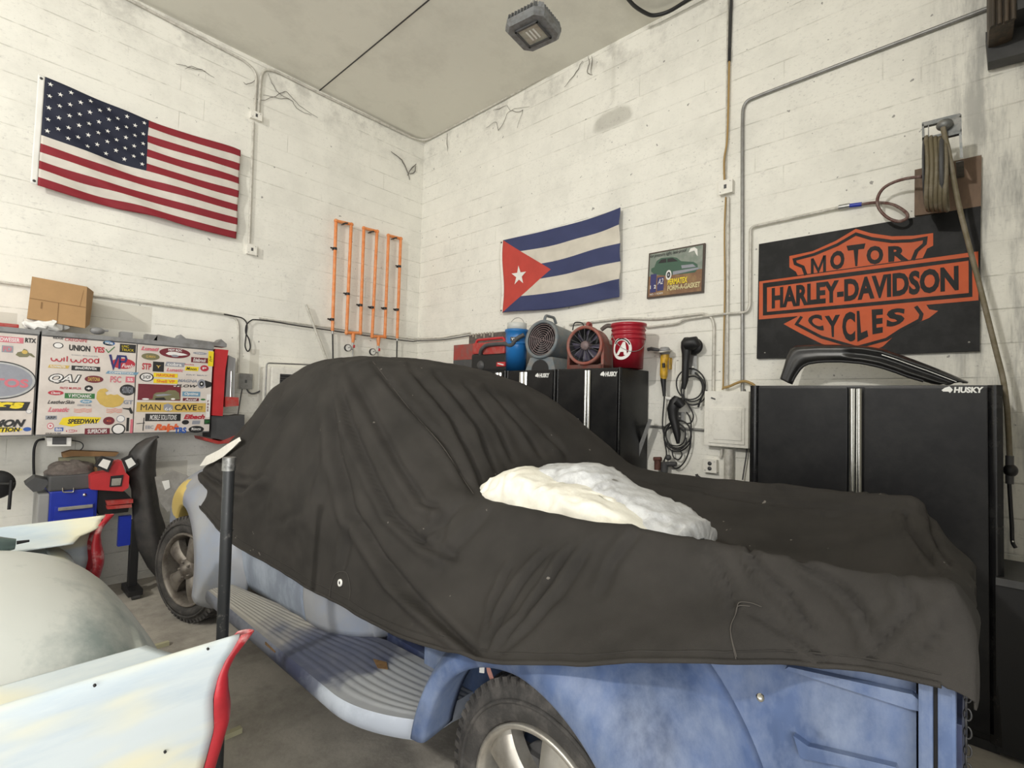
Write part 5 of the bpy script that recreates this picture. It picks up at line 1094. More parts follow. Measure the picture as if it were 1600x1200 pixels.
fr = [(129, 420), (1296, 270), (1297, 481), (129, 584)]; n = len(fr); b.add([pl.at(*X4(p), .0066) for p in ((118, 410), (1305, 262), (1307, 492), (118, 594), (141, 434), (1285, 285), (1286, 470), (141, 573))], [(0, 1, 5, 4), (1, 2, 6, 5), (2, 3, 7, 6), (3, 0, 4, 7)])
build('outline', b, sh)
b = B().use('sign_black')
def T4(txt, q, h, **kw):
    c = [pl.at(*X4(p), h) for p in q]; Pl(*c).text(b, txt, 0, 0, 1, 1, .0004, **kw)
T4('HARLEY-DAVIDSON', [(168, 437), (1228, 311), (1229, 455), (168, 556)], .0066, bold=.045, sp=1.0)
for t_, q in (('M', [(390, 272), (476, 250), (476, 345), (390, 357)]), ('O', [(498, 238), (580, 215), (582, 328), (500, 338)]), ('T', [(592, 198), (700, 184), (668, 313), (628, 316)]), ('O', [(706, 200), (802, 197), (800, 303), (706, 306)]), ('R', [(828, 202), (936, 196), (944, 280), (830, 292)]),
    ('C', [(372, 594), (450, 586), (466, 690), (376, 650)]), ('Y', [(468, 598), (556, 590), (540, 722), (490, 714)]), ('C', [(566, 578), (642, 572), (642, 748), (570, 738)]), ('L', [(650, 570), (690, 567), (716, 716), (654, 746)]), ('E', [(735, 562), (800, 558), (798, 694), (740, 704)]), ('S', [(822, 560), (930, 552), (918, 640), (818, 670)])):
    if t_ == 'M':
        w_ = .018; tl_, tr_, br_, bl_ = [pl.at(*X4(p), .0054) for p in q]; mid_ = (bl_+br_)/2+(tl_-bl_)*.12; ix = (tr_-tl_).normalized()*w_/2
        stroke3(b, [bl_+ix, tl_+ix], w_, pl.n); stroke3(b, [br_-ix, tr_-ix], w_, pl.n); stroke3(b, [tl_+ix, mid_, tr_-ix], w_*.85, pl.n)
    else: T4(t_, q, .0052, bold=.05)
build('lettering', b, sh)
for q in ((128, 805), (1288, 752)): build('screw', B().use('steel').lathe(pl.at(*X4(q), .003), pl.n, [(.006, 0), (.005, .003), (0, .004)], 10), big)
# ---------------------------------------------------------------- conduits on the right wall
conduit(rw([(1160, 612), (1160, 196), (1161, 160), (1184, 150), (1556, 8)]), .0125, 'conduit_grey', 'grey conduit rising from the breaker panel and bending right towards the roller door', bend=.2, straps=[(RX(-.02, 1305, 104), V((0, -.02, .008)))])
conduit(rw([(1143, -14), (1140, 76)]), .012, 'dark_steel', 'short dark pipe at the top of the right wall above the long tan cable')
b = B().use('foam'); mk('cable_tan', (.38, .25, .09), .6); b = B().use('cable_tan').tube(smooth_path(rw([(1140, 76), (1139, 120), (1138, 170), (1136, 220), (1131.5, 250), (1132, 284)], .03), 5), .008, 8); b.use('black').tube(rw([(1140, 76), (1139.5, 96)], .03), .013, 8)
tag(build('tan_cable', b), 'tan cable running down the right wall into the upper square box', 'cable')
conduit(rw([(1137.5, -10), (1134, 284)], .012), .007, 'conduit', 'thin white pipe just left of the long tan cable')
wallbox(RX(0, 1137, 295), RN, RU, .105, .105, .05, 'white square box on the right wall where the tan cable ends')
conduit(rw([(1138, 308), (1136, 610)]), .011, 'conduit', 'white conduit from the square box straight down to the breaker panel')
b = B().use('cable_tan').tube(smooth_path(rw([(1134, 308), (1132, 360), (1132.5, 450), (1131, 530), (1130, 600), (1128, 608)], .018), 4), .006, 6); tag(build('tan_cable', b), 'tan cable beside the white conduit dropping from the square box to the breaker panel', 'cable')
k8 = Cc(660, 300, .2875)
conduit(rw([k8(p) for p in ((800, 722), (1100, 686), (1270, 692), (1540, 658))]+[(1116, 500), (1114.5, 612)]), .0115, 'conduit', 'white conduit sweeping above the buckets then down into the breaker panel', bend=.08)
k9 = Cc(1120, 140, .3)
conduit(rw([k8((1215, 735)), k8((1385, 716)), k8((1425, 692)), (1120, 491.5), k9((155, 1160)), k9((173, 1130)), k9((176, 716)), k9((640, 614))], .03), .0105, 'conduit', 'white air pipe stepping up the wall around the big orange sign', bend=.035, straps=[(RX(-.03, *k9((437, 660))), V((0, .0, .012)))])
ah = thing('air_hose', 'brown air hose looping from the wall pipe to the hose reel', 'hose', RX(-.04, *k9((900, 690))))
build('coupler', B().use('blue').tube(rw([k9((690, 605)), k9((755, 597))], .03), .014, 10), ah)
build('fitting', B().use('steel').tube(rw([k9((635, 614)), k9((692, 604))], .03), .017, 10), ah)
mk('hose_brown', (.12, .05, .04), .5, dirt=(.3, .25, .22), dscale=30, damt=.5)
hp = [RX(-d, *k9(p)) for p, d in (((755, 597), .03), ((835, 588), .04), ((920, 600), .07), ((985, 640), .10), ((990, 668), .12), ((950, 686), .13), ((895, 670), .14), ((848, 625), .14), ((836, 575), .14), ((858, 525), .14), ((905, 490), .15), ((980, 465), .17), ((1068, 453), .20))]
build('hose', B().use('hose_brown').tube(smooth_path(hp, 6), .0095, 10), ah)
# breaker panel
bp_ = thing('breaker_panel', 'white metal breaker panel on the right wall between the hanging tools and tall black cabinet', 'breaker panel', RX(0, 1134, 705))
a, c = RX(-.1, 1101, 611), RX(-.1, 1169, 701)
build('box', B().use('paint_white').box((-.1, a.y, c.z), (-.001, c.y, a.z), bev=.004), bp_)
k6 = Cc(960, 500, .225)
a2, c2 = RX(-.1, *k6((658, 605))), RX(-.1, *k6((905, 868))); dr = build('door', B().use('paint_white').box((-.108, a2.y, c2.z), (-.1, c2.y, a2.z), bev=.003), bp_)
a3, c3 = RX(-.108, *k6((690, 620))), RX(-.108, *k6((882, 840))); build('inner_panel', B().use('paint_white').box((-.114, a3.y, c3.z), (-.108, c3.y, a3.z), bev=.002), dr)
build('latch', B().use('dark_grey').tube(rw([k6((672, 540)), k6((700, 550))], .104), .006, 6), bp_)
conduit(rw([k6((795, 895)), (1138, 800)], .045), .034, 'conduit', 'thick white conduit dropping from the bottom of the breaker panel')
conduit(rw([k6((745, 895)), k6((745, 940)), k6((735, 960))], .02), .010, 'conduit', 'short thin conduit from the breaker panel to the outlet below it', bend=.02)
wallbox(RX(0, *k6((680, 1010))), RN, RU, .10, .10, .05, 'square two socket outlet box below the breaker panel', outlet=True)
conduit(rw([(1001, 665), (1101, 672)], .02), .011, 'conduit_grey', 'grey conduit running level behind the hanging polisher to the breaker panel')
b = B().use('cable_tan').tube(smooth_path(rw([k6(p) for p in ((760, 470), (800, 460), (850, 438), (900, 425), (950, 440), (975, 458))], .06), 5), .010, 8); tag(build('yellow_strap', b), 'dull yellow strap curving from the breaker panel top to the tall black cabinet', 'strap')
b = B().use('dark_grey').tube(smooth_path(rw([k6(p) for p in ((905, 480), (925, 560), (928, 700), (920, 900), (900, 1040), (890, 1110))], .04), 5), .005, 6); tag(build('grey_wire', b), 'thin grey wire hanging between the breaker panel and the tall black cabinet', 'wire')
b = B().use('dark_steel').tube(rw([k6((570, 1070)), k6((575, 1085)), k6((605, 1105))], .03), .012, 8); tag(build('wall_hook', b), 'small dark hook low on the right wall left of the outlet box', 'hook')
# ---------------------------------------------------------------- hanging power tools
def r6(p, d): return RX(-d, *k6(p))
g = thing('angle_grinder', 'yellow and grey angle grinder hanging head up on the right wall', 'power tool', r6((345, 520), .08))
build('hook', B().use('steel').tube([r6((360, 200), .01), r6((355, 190), .07), r6((352, 215), .12)], .006, 6), g)
b = B().use('grey'); b.lathe(r6((350, 205), .09), (0, .0, 1), [(0, .02), (.035, .018), (.045, -.0), (.045, -.03), (.035, -.045), (0, -.05)], 20); build('gear_head', b, g)
b = B().use('dark_grey'); b.tube([r6((232, 205), .09), r6((255, 200), .09), r6((330, 212), .09)], [.016, .017, .012], 10); b.use('alu').lathe(r6((335, 215), .10), (-.2, 0, 1), [(0, -.012), (.075, -.010), (.078, 0), (.07, .004)], 28); build('side_handle', b, g)
b = B().use('yellow'); b.tube([r6((352, 238), .09), r6((350, 262), .09), r6((345, 290), .09), r6((343, 380), .09), r6((342, 410), .09)], [.034, .037, .032, .033, .024], 16); b.box(r6((382, 260), .12), r6((398, 345), .07), bev=.003); build('body', b, g)
b = B().use('black'); b.tube([r6((342, 300), .125), r6((342, 330), .125)], .012, 8); b.tube([r6((341, 395), .09), r6((340, 420), .09), r6((343, 470), .09), r6((347, 530), .09)], [.026, .024, .017, .013], 12); build('grip', b, g)
b = B().use('black').tube(smooth_path([r6(p, .06) for p in ((347, 530), (344, 580), (337, 660), (335, 740), (345, 800), (350, 850), (362, 930), (345, 980), (350, 1040))], 5), .0065, 8); build('cord', b, g)
def coil(cx, cy, rx, ry, n, d, seed):
    r = random.Random(seed); pts = []
    for i in range(n*14):
        a = 2*PI*i/14; k = 1+.18*math.sin(a*.5+seed)+r.uniform(-.03, .03); pts.append(r6((cx+rx*k*math.cos(a)+12*math.sin(i*.21), cy+ry*k*math.sin(a)+16*math.cos(i*.13)), d+.012*math.sin(i*.4)))
    return smooth_path(pts, 2)
p1 = thing('black_polisher', 'long black corded polisher hanging at the top above its coiled cord', 'power tool', r6((500, 480), .08))
b = B().use('black'); b.tube([r6((500, 122), .10), r6((502, 150), .10), r6((505, 190), .10), r6((500, 240), .10), r6((495, 300), .10), r6((490, 420), .10), r6((482, 480), .10)], [.02, .045, .05, .036, .03, .027, .014], 16); b.tube([r6((500, 165), .13), r6((560, 160), .14), r6((580, 180), .12)], [.05, .055, .03], 14); build('body', b, p1)
b = B().use('black').lathe(r6((560, 185), .05), (-1, 0, 0), [(0, .0), (.065, 0), (.07, .012), (.06, .03), (0, .03)], 26); build('pad', b, p1)
b = B().use('steel').prism([r6(p, .03) for p in ((524, 240), (575, 240), (575, 380), (524, 378))], (-.008, 0, 0)); b.use('white').ball(r6((545, 328), .045), .010, 8); build('wall_bracket', b, p1)
b = B().use('black').tube(coil(535, 470, 88, 100, 3, .06, 2), .0062, 7); b.tube(smooth_path([r6(p, .06) for p in ((560, 365), (610, 420), (620, 490), (600, 550), (582, 605))], 4), .008, 7); b.tube(smooth_path([r6(p, .07) for p in ((482, 480), (485, 540), (520, 600), (548, 660), (535, 710), (500, 720))], 4), .006, 7); build('cord', b, p1)
p2 = thing('black_buffer', 'lower black corded buffer with white cap hanging in its tangle of cord', 'power tool', r6((440, 860), .08))
b = B().use('black'); b.tube([r6((440, 535), .10), r6((425, 570), .10), r6((405, 620), .10), r6((410, 680), .10), r6((425, 740), .10), r6((438, 800), .10), r6((442, 860), .10)], [.03, .05, .048, .04, .033, .028, .012], 16); b.tube([r6((440, 560), .13), r6((475, 600), .12)], [.045, .03], 12); build('body', b, p2)
b = B().use('white').tube([r6((362, 542), .10), r6((400, 548), .10)], [.014, .016], 10); build('cap', b, p2)
b = B().use('steel').prism([r6(p, .03) for p in ((445, 640), (487, 640), (487, 705), (450, 705))], (-.008, 0, 0)); b.use('white').ball(r6((452, 668), .045), .007, 8); build('wall_bracket', b, p2)
b = B().use('black').tube(coil(432, 800, 82, 92, 4, .07, 5), .0062, 7); b.tube(smooth_path([r6(p, .06) for p in ((400, 900), (410, 950), (445, 970), (470, 935), (455, 905))], 4), .006, 7); b.tube(smooth_path([r6(p, .06) for p in ((500, 640), (530, 700), (530, 850), (500, 960), (455, 1020), (420, 1030), (400, 1010))], 5), .006, 7); build('cord', b, p2)
vt = thing('brass_valve', 'rusty red valve with two knobs mounted low on the right wall behind the truck bed', 'valve', r6((330, 1050), .06))
mk('rust', (.14, .06, .045), .7, .2, var=.4, vscale=30)
b = B().use('rust'); b.tube([r6((300, 1040), .08), r6((300, 975), .08)], .028, 10); b.tube([r6((275, 965), .08), r6((325, 965), .08)], .018, 10); build('knob', b, vt)
b = B().use('dark_grey'); b.tube([r6((345, 1060), .08), r6((350, 990), .08)], .03, 10); b.tube([r6((340, 1000), .08), r6((430, 1000), .08)], .02, 10); b.ball(r6((375, 955), .09), .025, 8); build('body', b, vt)
b = B().use('steel').hexa([r6(p, .16) for p in ((238, 686), (262, 692), (140, 1040), (110, 1030))], [r6(p, .12) for p in ((238, 686), (262, 692), (140, 1040), (110, 1030))]); tag(build('angle_bar', b), 'silver metal angle bar leaning against the wall right of the three black cabinets', 'metal bar')
b = B().use('steel').hexa([RX(-.56, *p) for p in ((900, 654), (904, 654), (910, 684), (906, 685))], [RX(-.545, *p) for p in ((900, 654), (904, 654), (910, 684), (906, 685))]); tag(build('metal_strip', b), 'thin pale metal strip leaning on the doors of the rightmost of three black cabinets', 'metal bar')
# ---------------------------------------------------------------- black steel cabinets
mk('logo_white', (.85, .85, .83), .5)
def husky_logo(b, pl, u0, v0, u1, v1):
    b.use('logo_white'); w_ = (u1-u0); pl.text(b, 'HUSKY', u0+w_*.30, v0, u1, v1, .0012, bold=.05, shear=.12)
    q = lambda s, t: (u0+w_*.28*s, v0+(v1-v0)*t); pl.poly(b, [q(0, .55), q(.3, .15), q(.7, -.1), q(.85, .15), q(1, .5), q(.75, 1.05), q(.6, .8), q(.15, .8)], .0012)
def steel_cabinet(name, label, ya, yb, x, zt, strip, logo, grp=None, crn=.025, leg=.0):
    """ya > yb (ya is the far end); front plane at x; strip=(y0,y1); logo=(y0,z0,y1,z1)"""
    root = thing(name, label, 'cabinet', (x/2, (ya+yb)/2, 0), grp); b = B().use('cabinet_black').box((x+.02, yb, .05), (-.01, ya, zt), bev=.01); build('body', b, root)
    ym = (strip[0]+strip[1])/2
    d1 = build('door', B().use('cabinet_black').box((x, ya-crn, .09), (x+.02, strip[0]+.006, zt-.012), bev=.005), root); d2 = build('door', B().use('cabinet_black').box((x, strip[1]-.006, .09), (x+.02, yb+crn, zt-.012), bev=.005), root)
    w_ = (strip[0]-strip[1])/2
    for k, d in ((0, d1), (1, d2)):
        y0 = strip[0]-w_*k; b = B().use('chrome'); n = 8
        b.grid(lambda u, v: V((x-.004-.014*math.sin(PI*u), y0-.002-(w_-.004)*u, .12+(zt-.14-.0)*v)), n, 2); build('handle', b, d)
    for yy in (ya, yb):
        s_ = -1 if yy == ya else 1; b = B().use('black_gloss'); b.grid(lambda u, v: V((x+.02-.018*math.sin(PI*u), yy+s_*crn*u, .05+(zt-.05)*v)), 6, 2); build('corner_post', b, root)
    b = B().use('black'); b.box((x+.03, yb+.02, 0), (-.03, ya-.02, .05)); build('plinth', b, root)
    if logo:
        pl = Pl(V((x, logo[0], logo[1])), V((x, logo[2], logo[1])), V((x, logo[2], logo[3])), V((x, logo[0], logo[3]))); b = B(); husky_logo(b, pl, 0, 0, 1, 1); build('logo', b, d2, label='white lettering with a small dog head')
    return root
XC = -.61
f_ = lambda px, py=602: RX(XC, px, py)
l0, l1 = f_(1471, 604.5), f_(1537, 614)
steel_cabinet('steel_cabinet', 'large black steel cabinet with a chrome door strip at the right end of the wall', f_(1171).y, f_(1567).y, XC, 1.828, (f_(1326).y, f_(1348).y), (l0.y, l0.z, l1.y, l1.z), crn=.055)
XH = -.50
f2 = lambda px: RX(XH, px, 577).y
zh = 1.985
for nm, ya, yb, s0, s1, lg in (('first', 738, 790, 774, 784, (757, 772)), ('second', 791, 868, 811.5, 824, (836.5, 858.5)), ('third', 869, 970, 913.5, 923.5, (938, 965))):
    la, lb = RX(XH, lg[0], 577.5), RX(XH, lg[1], 583.5)
    steel_cabinet('steel_cabinet', {'first': 'farthest of three black wall cabinets, mostly hidden behind the truck cover', 'second': 'middle of three black steel cabinets under the grey blower fan', 'third': 'rightmost of three black steel cabinets under the two fans and red bucket'}[nm], f2(ya)-.002, f2(yb)+.004, XH, zh, (f2(s0), f2(s1)), (la.y, zh-.035, lb.y, zh-.075), 'black cabinets behind the truck')
# curved window frame lying on the big cabinet
k4d = k4c
oo = [(215, 950), (235, 890), (255, 820), (275, 780), (300, 764), (420, 758), (560, 758), (700, 766), (800, 782), (900, 815), (1000, 852), (1100, 890), (1200, 932), (1285, 970)]
ii = [(285, 985), (300, 950), (330, 905), (352, 884), (385, 868), (450, 858), (560, 856), (680, 866), (780, 886), (870, 915), (940, 942), (1010, 962), (1080, 982), (1120, 988)]
wf = thing('door_frame_panel', 'black arched door frame panel standing on top of the large black cabinet', 'car part', RX(-.3, 1350, 602))
b = B().use('old_black')
def arch(u, v):
    k = u*(len(oo)-1); i = min(int(k), len(oo)-2); t = k-i
    a = [oo[i][j]*(1-t)+oo[i+1][j]*t for j in (0, 1)]; c = [ii[i][j]*(1-t)+ii[i+1][j]*t for j in (0, 1)]
    q = RX(-.30, *k4d((a[0]+(c[0]-a[0])*v, a[1]+(c[1]-a[1])*v))); q.x += -.06*math.sin(PI*v)**.5-.02*math.sin(3*PI*v)*(.3 if u < .5 else 1); q.z = max(q.z, 1.832); return q
mk('gloss_black', (.022, .022, .022), .33, dirt=(.06, .055, .05), dscale=7, damt=.7, dthr=(.45, .7)); b.mats = []; b.use('gloss_black'); b.grid(arch, 60, 24); build('shell', b, wf, solid(.01))
b = B().use('black'); b.tube([arch(u/30, .97)+V((-.01, 0, .0)) for u in range(1, 27)], .010, 6); build('rubber_seal', b, wf)
b = B().use('chrome'); b.tube([arch(.62+u*.37/14, .35)+V((-.006, 0, 0)) for u in range(15)], .004, 6); build('trim_strip', b, wf)
# ---------------------------------------------------------------- things on the three cabinets
zc = zh
mk('red_dull', (.33, .05, .04), .5, dirt=(.14, .12, .11), dscale=10, damt=.6); mk('bucket_blue', (.02, .16, .44), .3, var=.06); mk('fan_grey', (.15, .18, .20), .45, dirt=(.25, .22, .19), dscale=12, damt=.6); mk('fan_red', (.30, .085, .06), .5, dirt=(.2, .16, .14), dscale=12, damt=.6); mk('bucket_red', (.36, .015, .03), .28, var=.05); mk('plastic_clear', (.6, .62, .6), .3, alpha=.75)
def rbox(px0, py0, px1, x0, x1, z0=None):   # box on cabinet top given by its front face
    a, c = RX(x0, px0, py0), RX(x0, px1, py0); return (x0, a.y, z0 or zc), (x1, c.y, (a.z+c.z)/2)
lo, hi = rbox(709, 538, 741, -.42, -.12); rb_ = thing('red_metal_box', 'dull red and grey metal box at the far end of the cabinet tops', 'box', ((lo[0]+hi[0])/2, (lo[1]+hi[1])/2, zc))
zm = zc+.45*(hi[2]-zc); build('lower_half', B().use('dark_grey').box(lo, (hi[0], hi[1], zm), bev=.005), rb_); build('upper_half', B().use('red_dull').box((lo[0], lo[1], zm), hi, bev=.005), rb_)
lo, hi = rbox(733, 519, 794, -.14, -.05); hi = (hi[0], hi[1], hi[2]-.01); b = B().use('rag').box(lo, hi, bev=.006)
for k in range(9): b.use('alu').box((lo[0]-.006, lo[1]-.02-.045*k, hi[2]-.01-.02*(k % 3)), (lo[0], lo[1]-.045-.045*k, hi[2]+.01))
tag(build('parts_tray', b), 'dusty grey metal tray standing behind the red shop vacuum', 'tray')
# red shop vacuum
a, c = RX(-.42, 738, 573), RX(-.42, 794, 573); va = thing('shop_vacuum', 'red and black portable shop vacuum on the cabinet tops beside the blue bucket', 'vacuum', (-.3, (a.y+c.y)/2, zc))
yv0, yv1 = a.y, c.y; hz_ = lambda py: RX(-.42, 766, py).z
b = B().use('black').box((-.44, yv0, zc), (-.14, yv1, hz_(552)), bev=.03); b.use('dark_grey').lathe(V((-.45, (yv0*.72+yv1*.28), zc+.07)), (-1, 0, 0), [(0, .01), (.035, .01), (.05, -.01)], 20); build('tank', b, va)
b = B().use('red_dusty').box((-.45, yv0+(yv1-yv0)*.35, hz_(554)), (-.16, yv1+.03, hz_(540)), bev=.012); b.box((-.43, yv0, hz_(552)), (-.16, yv1+.05, hz_(534)), bev=.02); build('lid', b, va)
b = B().use('red'); b.tube(bendpath([(-.40, yv0-.02, hz_(538)), (-.40, yv0-.04, hz_(529)), (-.40, yv1+.09, hz_(529)), (-.40, yv1+.06, hz_(538))], .03), .014, 8); build('handle', b, va)
b = B().use('dark_grey').tube(smooth_path([(-.46, yv0-.16, hz_(553)), (-.48, yv0-.20, hz_(546)), (-.47, yv0-.28, hz_(540)), (-.46, yv1+.02, hz_(540)), (-.46, yv1-.07, hz_(543)), (-.45, yv1-.13, hz_(534)), (-.42, yv1-.2, hz_(528))], 5), .021, 10); build('hose', b, va)
pl = Pl(V((-.452, yv1+.13, hz_(567.0))), V((-.452, yv1+.01, hz_(567))), V((-.452, yv1+.01, hz_(573.5))), V((-.452, yv1+.13, hz_(573.5)))); b = B().use('red'); pl.slab(b, -.01, .004); b.use('white'); pl.stroke(b, [(.15, .3), (.5, .5), (.85, .7)], .012, .006); build('badge', b, va)
# buckets
def bucket(name, lab, px, py_t, py_b, rt_px, x, k, rims, cat='bucket', zb=None):
    c = RX(x, px, py_b); zt_ = RX(x, px, py_t).z; z0 = zb or zc; Z = (c-CAM).dot(V((r_.y*0, 0, 0))) if 0 else None
    pa, pb = RX(x, px-rt_px, py_t), RX(x, px+rt_px, py_t); r = abs(pa.y-pb.y)/2*.86
    root = thing(name, lab, cat, (x, c.y, z0)); h = zt_-z0; prof_ = [(0, .004), (r*.84, .004), (r*.86, 0), (r*.93, h*.62)]
    for i in range(rims): hh = h*(.64+.1*i); prof_ += [(r*.945, hh), (r*1.0, hh+.004), (r*1.0, hh+.014), (r*.95, hh+.018)]
    prof_ += [(r*.96, h-.03), (r*1.04, h-.022), (r*1.04, h), (r*.97, h), (r*.93, h-.05), (r*.84, .02), (0, .02)]
    build('shell', B().use(k).lathe((x, c.y, z0), (0, 0, 1), prof_, 48), root); return root, V((x, c.y, z0)), r, h
br, c, r, h = bucket('red_bucket', 'bright red plastic bucket with a round white letter A emblem at the right end', 981, 507, 573, 27.5, -.30, 'bucket_red', 3)
def onbucket(c, r, ang0, u, z, off=.0015): a = ang0+u/r; return V((c.x+(r+off)*math.cos(a), c.y+(r+off)*math.sin(a), c.z+z))
vd = math.atan2(CAM.y-c.y, CAM.x-c.x)-math.radians(-24)*-1
b = B().use('white')
def ringb(ra, rb_2, n=40, a0=0, a1=2*PI, zc_=.42):
    vs = []; 
    for q in range(n+1):
        a = a0+(a1-a0)*q/n
        for rr in (ra, rb_2): vs.append(onbucket(c, r*.93, vd, rr*math.cos(a), h*zc_+rr*math.sin(a)*1.1, .004))
    b.add(vs, [(2*q, 2*q+1, 2*q+3, 2*q+2) for q in range(n)])
ringb(.062, .085); vs, fs = text_faces('A', .06, .25); b.add([onbucket(c, r*.93, vd, -.05+.1*x, h*.42+.055-.11*y, .005) for x, y in vs], fs)
b.use('black'); ringb(.068, .079, a0=.4, a1=2.6); build('emblem', b, br)
b = B().use('steel').tube([V((c.x, c.y, c.z))+V((r*.99*math.cos(a+vd-.9)*1.0, r*.99*math.sin(a+vd-.9), h*.80-.17*math.sin(a))) for a in [PI*k/16 for k in range(17)]], .003, 6); build('bail_handle', b, br)
bb_, c, r, h = bucket('blue_bucket', 'bright blue plastic bucket with a white bucket nested inside, left of the grey blower', 806, 516, 575, 15.5, -.36, 'bucket_blue', 1)
vd = math.atan2(CAM.y-c.y, CAM.x-c.x)
b = B().use('black')
b.add([onbucket(c, r*1.0, vd-.15, u, z, .004) for u, z in ((.045, h*.70), (-.045, h*.70), (-.045, h*.80), (.045, h*.80))], [(0, 1, 2, 3)]); b.use('white'); vs, fs = text_faces('YETI', .04); b.add([onbucket(c, r*1.0, vd-.15, -.037+.075*x, h*.78-.022*(y)-.003, .0055) for x, y in vs], fs); build('badge', b, bb_)
wb = thing('white_bucket', 'translucent white bucket nested in the blue bucket with its wire handle up', 'bucket', (c.x, c.y, c.z+h*.5)); build('shell', B().use('plastic_clear').lathe((c.x, c.y, c.z+h*.5), (0, 0, 1), [(r*.7, 0), (r*.8, h*.5), (r*.85, h*.5), (r*.85, h*.66), (r*.78, h*.66)], 32), wb)
build('bail_handle', B().use('steel').tube([V((c.x, c.y+r*.8*math.cos(a), c.z+h*1.12+.075*math.sin(a))) for a in [PI*k/14 for k in range(15)]], .003, 6), wb)
# fans
mk('ring_grey', (.20, .15, .15), .5)
def ringprof(R, L): return [(R*.86, .0), (R*.90, -.012), (R*1.0, -.012), (R*1.03, .0), (R*1.03, .03), (R*.99, .045), (R*.97, .06), (R*.96, L)]
def fan(name, lab, px, py, rpx, x, ax, L, k, grill, base_h):
    c = RX(x, px, py); R = abs(RX(x, px, py-rpx).z-c.z); ax = V(ax).normalized(); root = thing(name, lab, 'fan', (x, c.y, zc)); back = -ax
    build('drum', B().use(k).lathe(c, back, ringprof(R, L), 48), root)
    b = B().use('dark_grey').lathe(c, back, [(R*.86, 0), (R*.84, .05), (R*.84, L)], 40); b.use('dark_grey').lathe(c+back*L, ax, [(0, 0), (R*.9, 0)], 32); build('inner_sleeve', b, root)
    u = ax.orthogonal().normalized(); w_ = ax.cross(u)
    if grill == 'rings':
        for q in range(7): build('guard_ring', B().use('ring_grey').tube([c+back*.012+(u*math.cos(a)+w_*math.sin(a))*R*(.12+.115*q) for a in [2*PI*j/40 for j in range(40)]], .0042, 5, closed=True), root)
        for q in range(2): a = .5+PI*q/3; d = (u*math.cos(a)+w_*math.sin(a))*R*.86; build('guard_bar', B().use('ring_grey').tube([c+back*.014-d, c+back*.014+d], .003, 6), root)
        nb = 6
    else:
        build('hub', B().use('ring_grey').lathe(c+back*.01, ax, [(0, .012), (R*.22, .010), (R*.25, -.01), (R*.25, -.08)], 28), root); nb = 8
        for q in range(16): a = 2*PI*q/16; d = (u*math.cos(a)+w_*math.sin(a)); build('guard_bar', B().use('dark_grey').tube([c+d*R*.24, c+d*R*.88], .0028, 5), root)
    for q in range(nb):
        a = 2*PI*q/nb; d = u*math.cos(a)+w_*math.sin(a); t = -u*math.sin(a)+w_*math.cos(a)
        b = B().use('dark_grey' if grill == 'rings' else 'fan_blade'); b.grid(lambda s, v: c+back*(.06+.03*(v-.5)*2)+d*R*(.16+.64*s)+t*R*(.34*(.5+.5*s))*(v-.5), 4, 3); build('blade', b, root, solid(.003))
    return root, c, R, ax
mk('fan_blade', (.10, .09, .13), .45)
ax1 = (V((CAM.x, CAM.y, 0))-V((-.3, -2.4, 0))).normalized(); ax1.z = 0
m30 = Matrix.Rotation(math.radians(-36), 3, 'Z'); a1 = m30 @ ax1
fr_, c, R, ax = fan('blower_fan', 'grey blue drum blower fan with a carry handle on the black cabinets', 846, 530, 30, -.42, (a1.x, a1.y, .10), .36, 'fan_grey', 'rings', .1)
u = ax.cross(V((0, 0, 1))).normalized(); bk = V((-ax.x, -ax.y, 0)).normalized()
b = B().use('fan_grey'); e = V((c.x, c.y, zc)); h2 = c.z-R-zc
b.hexa([e+u*R*.95+bk*(-.01), e-u*R*.95+bk*(-.01), e-u*R*.7+V((0, 0, h2+R*.06)), e+u*R*.7+V((0, 0, h2+R*.06))], [p+bk*.34 for p in (e+u*R*.95, e-u*R*.95, e-u*R*.7+V((0, 0, h2+R*.06)), e+u*R*.7+V((0, 0, h2+R*.06)))]); b.use('black'); b.add([e+u*R*.55*math.cos(a)-bk*.013+V((0, 0, (h2*.9)*math.sin(a))) for a in [PI*k/10 for k in range(11)]], [tuple(range(11))]); build('base', b, fr_)
t0 = c+V((0, 0, R*.98)); b = B().use('fan_grey').tube(bendpath([t0+bk*.04, t0+bk*.06+V((0, 0, .055)), t0+bk*.20+V((0, 0, .055)), t0+bk*.24], .02), .014, 8); build('handle', b, fr_)
ax2 = Matrix.Rotation(math.radians(-26), 3, 'Z') @ (V((CAM.x+.3, CAM.y+2.95, 0))).normalized()
fo, c, R, ax = fan('drum_fan', 'dull red fan with dark blades and a round hub, left of the red bucket', 913, 539.5, 30, -.40, (ax2.x, ax2.y, 0), .18, 'fan_red', 'hub', .1)
u = ax.cross(V((0, 0, 1))).normalized(); bk = V((-ax.x, -ax.y, 0)).normalized(); e = V((c.x, c.y, zc))
b = B().use('fan_red')
for ua, ub, hh in ((1.04, -1.04, c.z-R*1.0-zc), (1.04, .90, c.z+R*.1-zc), (-.90, -1.04, c.z+R*.1-zc)): b.hexa([e+u*R*ua+bk*.02, e+u*R*ub+bk*.02, e+u*R*ub+bk*.02+V((0, 0, hh)), e+u*R*ua+bk*.02+V((0, 0, hh))], [e+u*R*ua+bk*.20, e+u*R*ub+bk*.20, e+u*R*ub+bk*.20+V((0, 0, hh)), e+u*R*ua+bk*.20+V((0, 0, hh))]); build('base', b, fo)
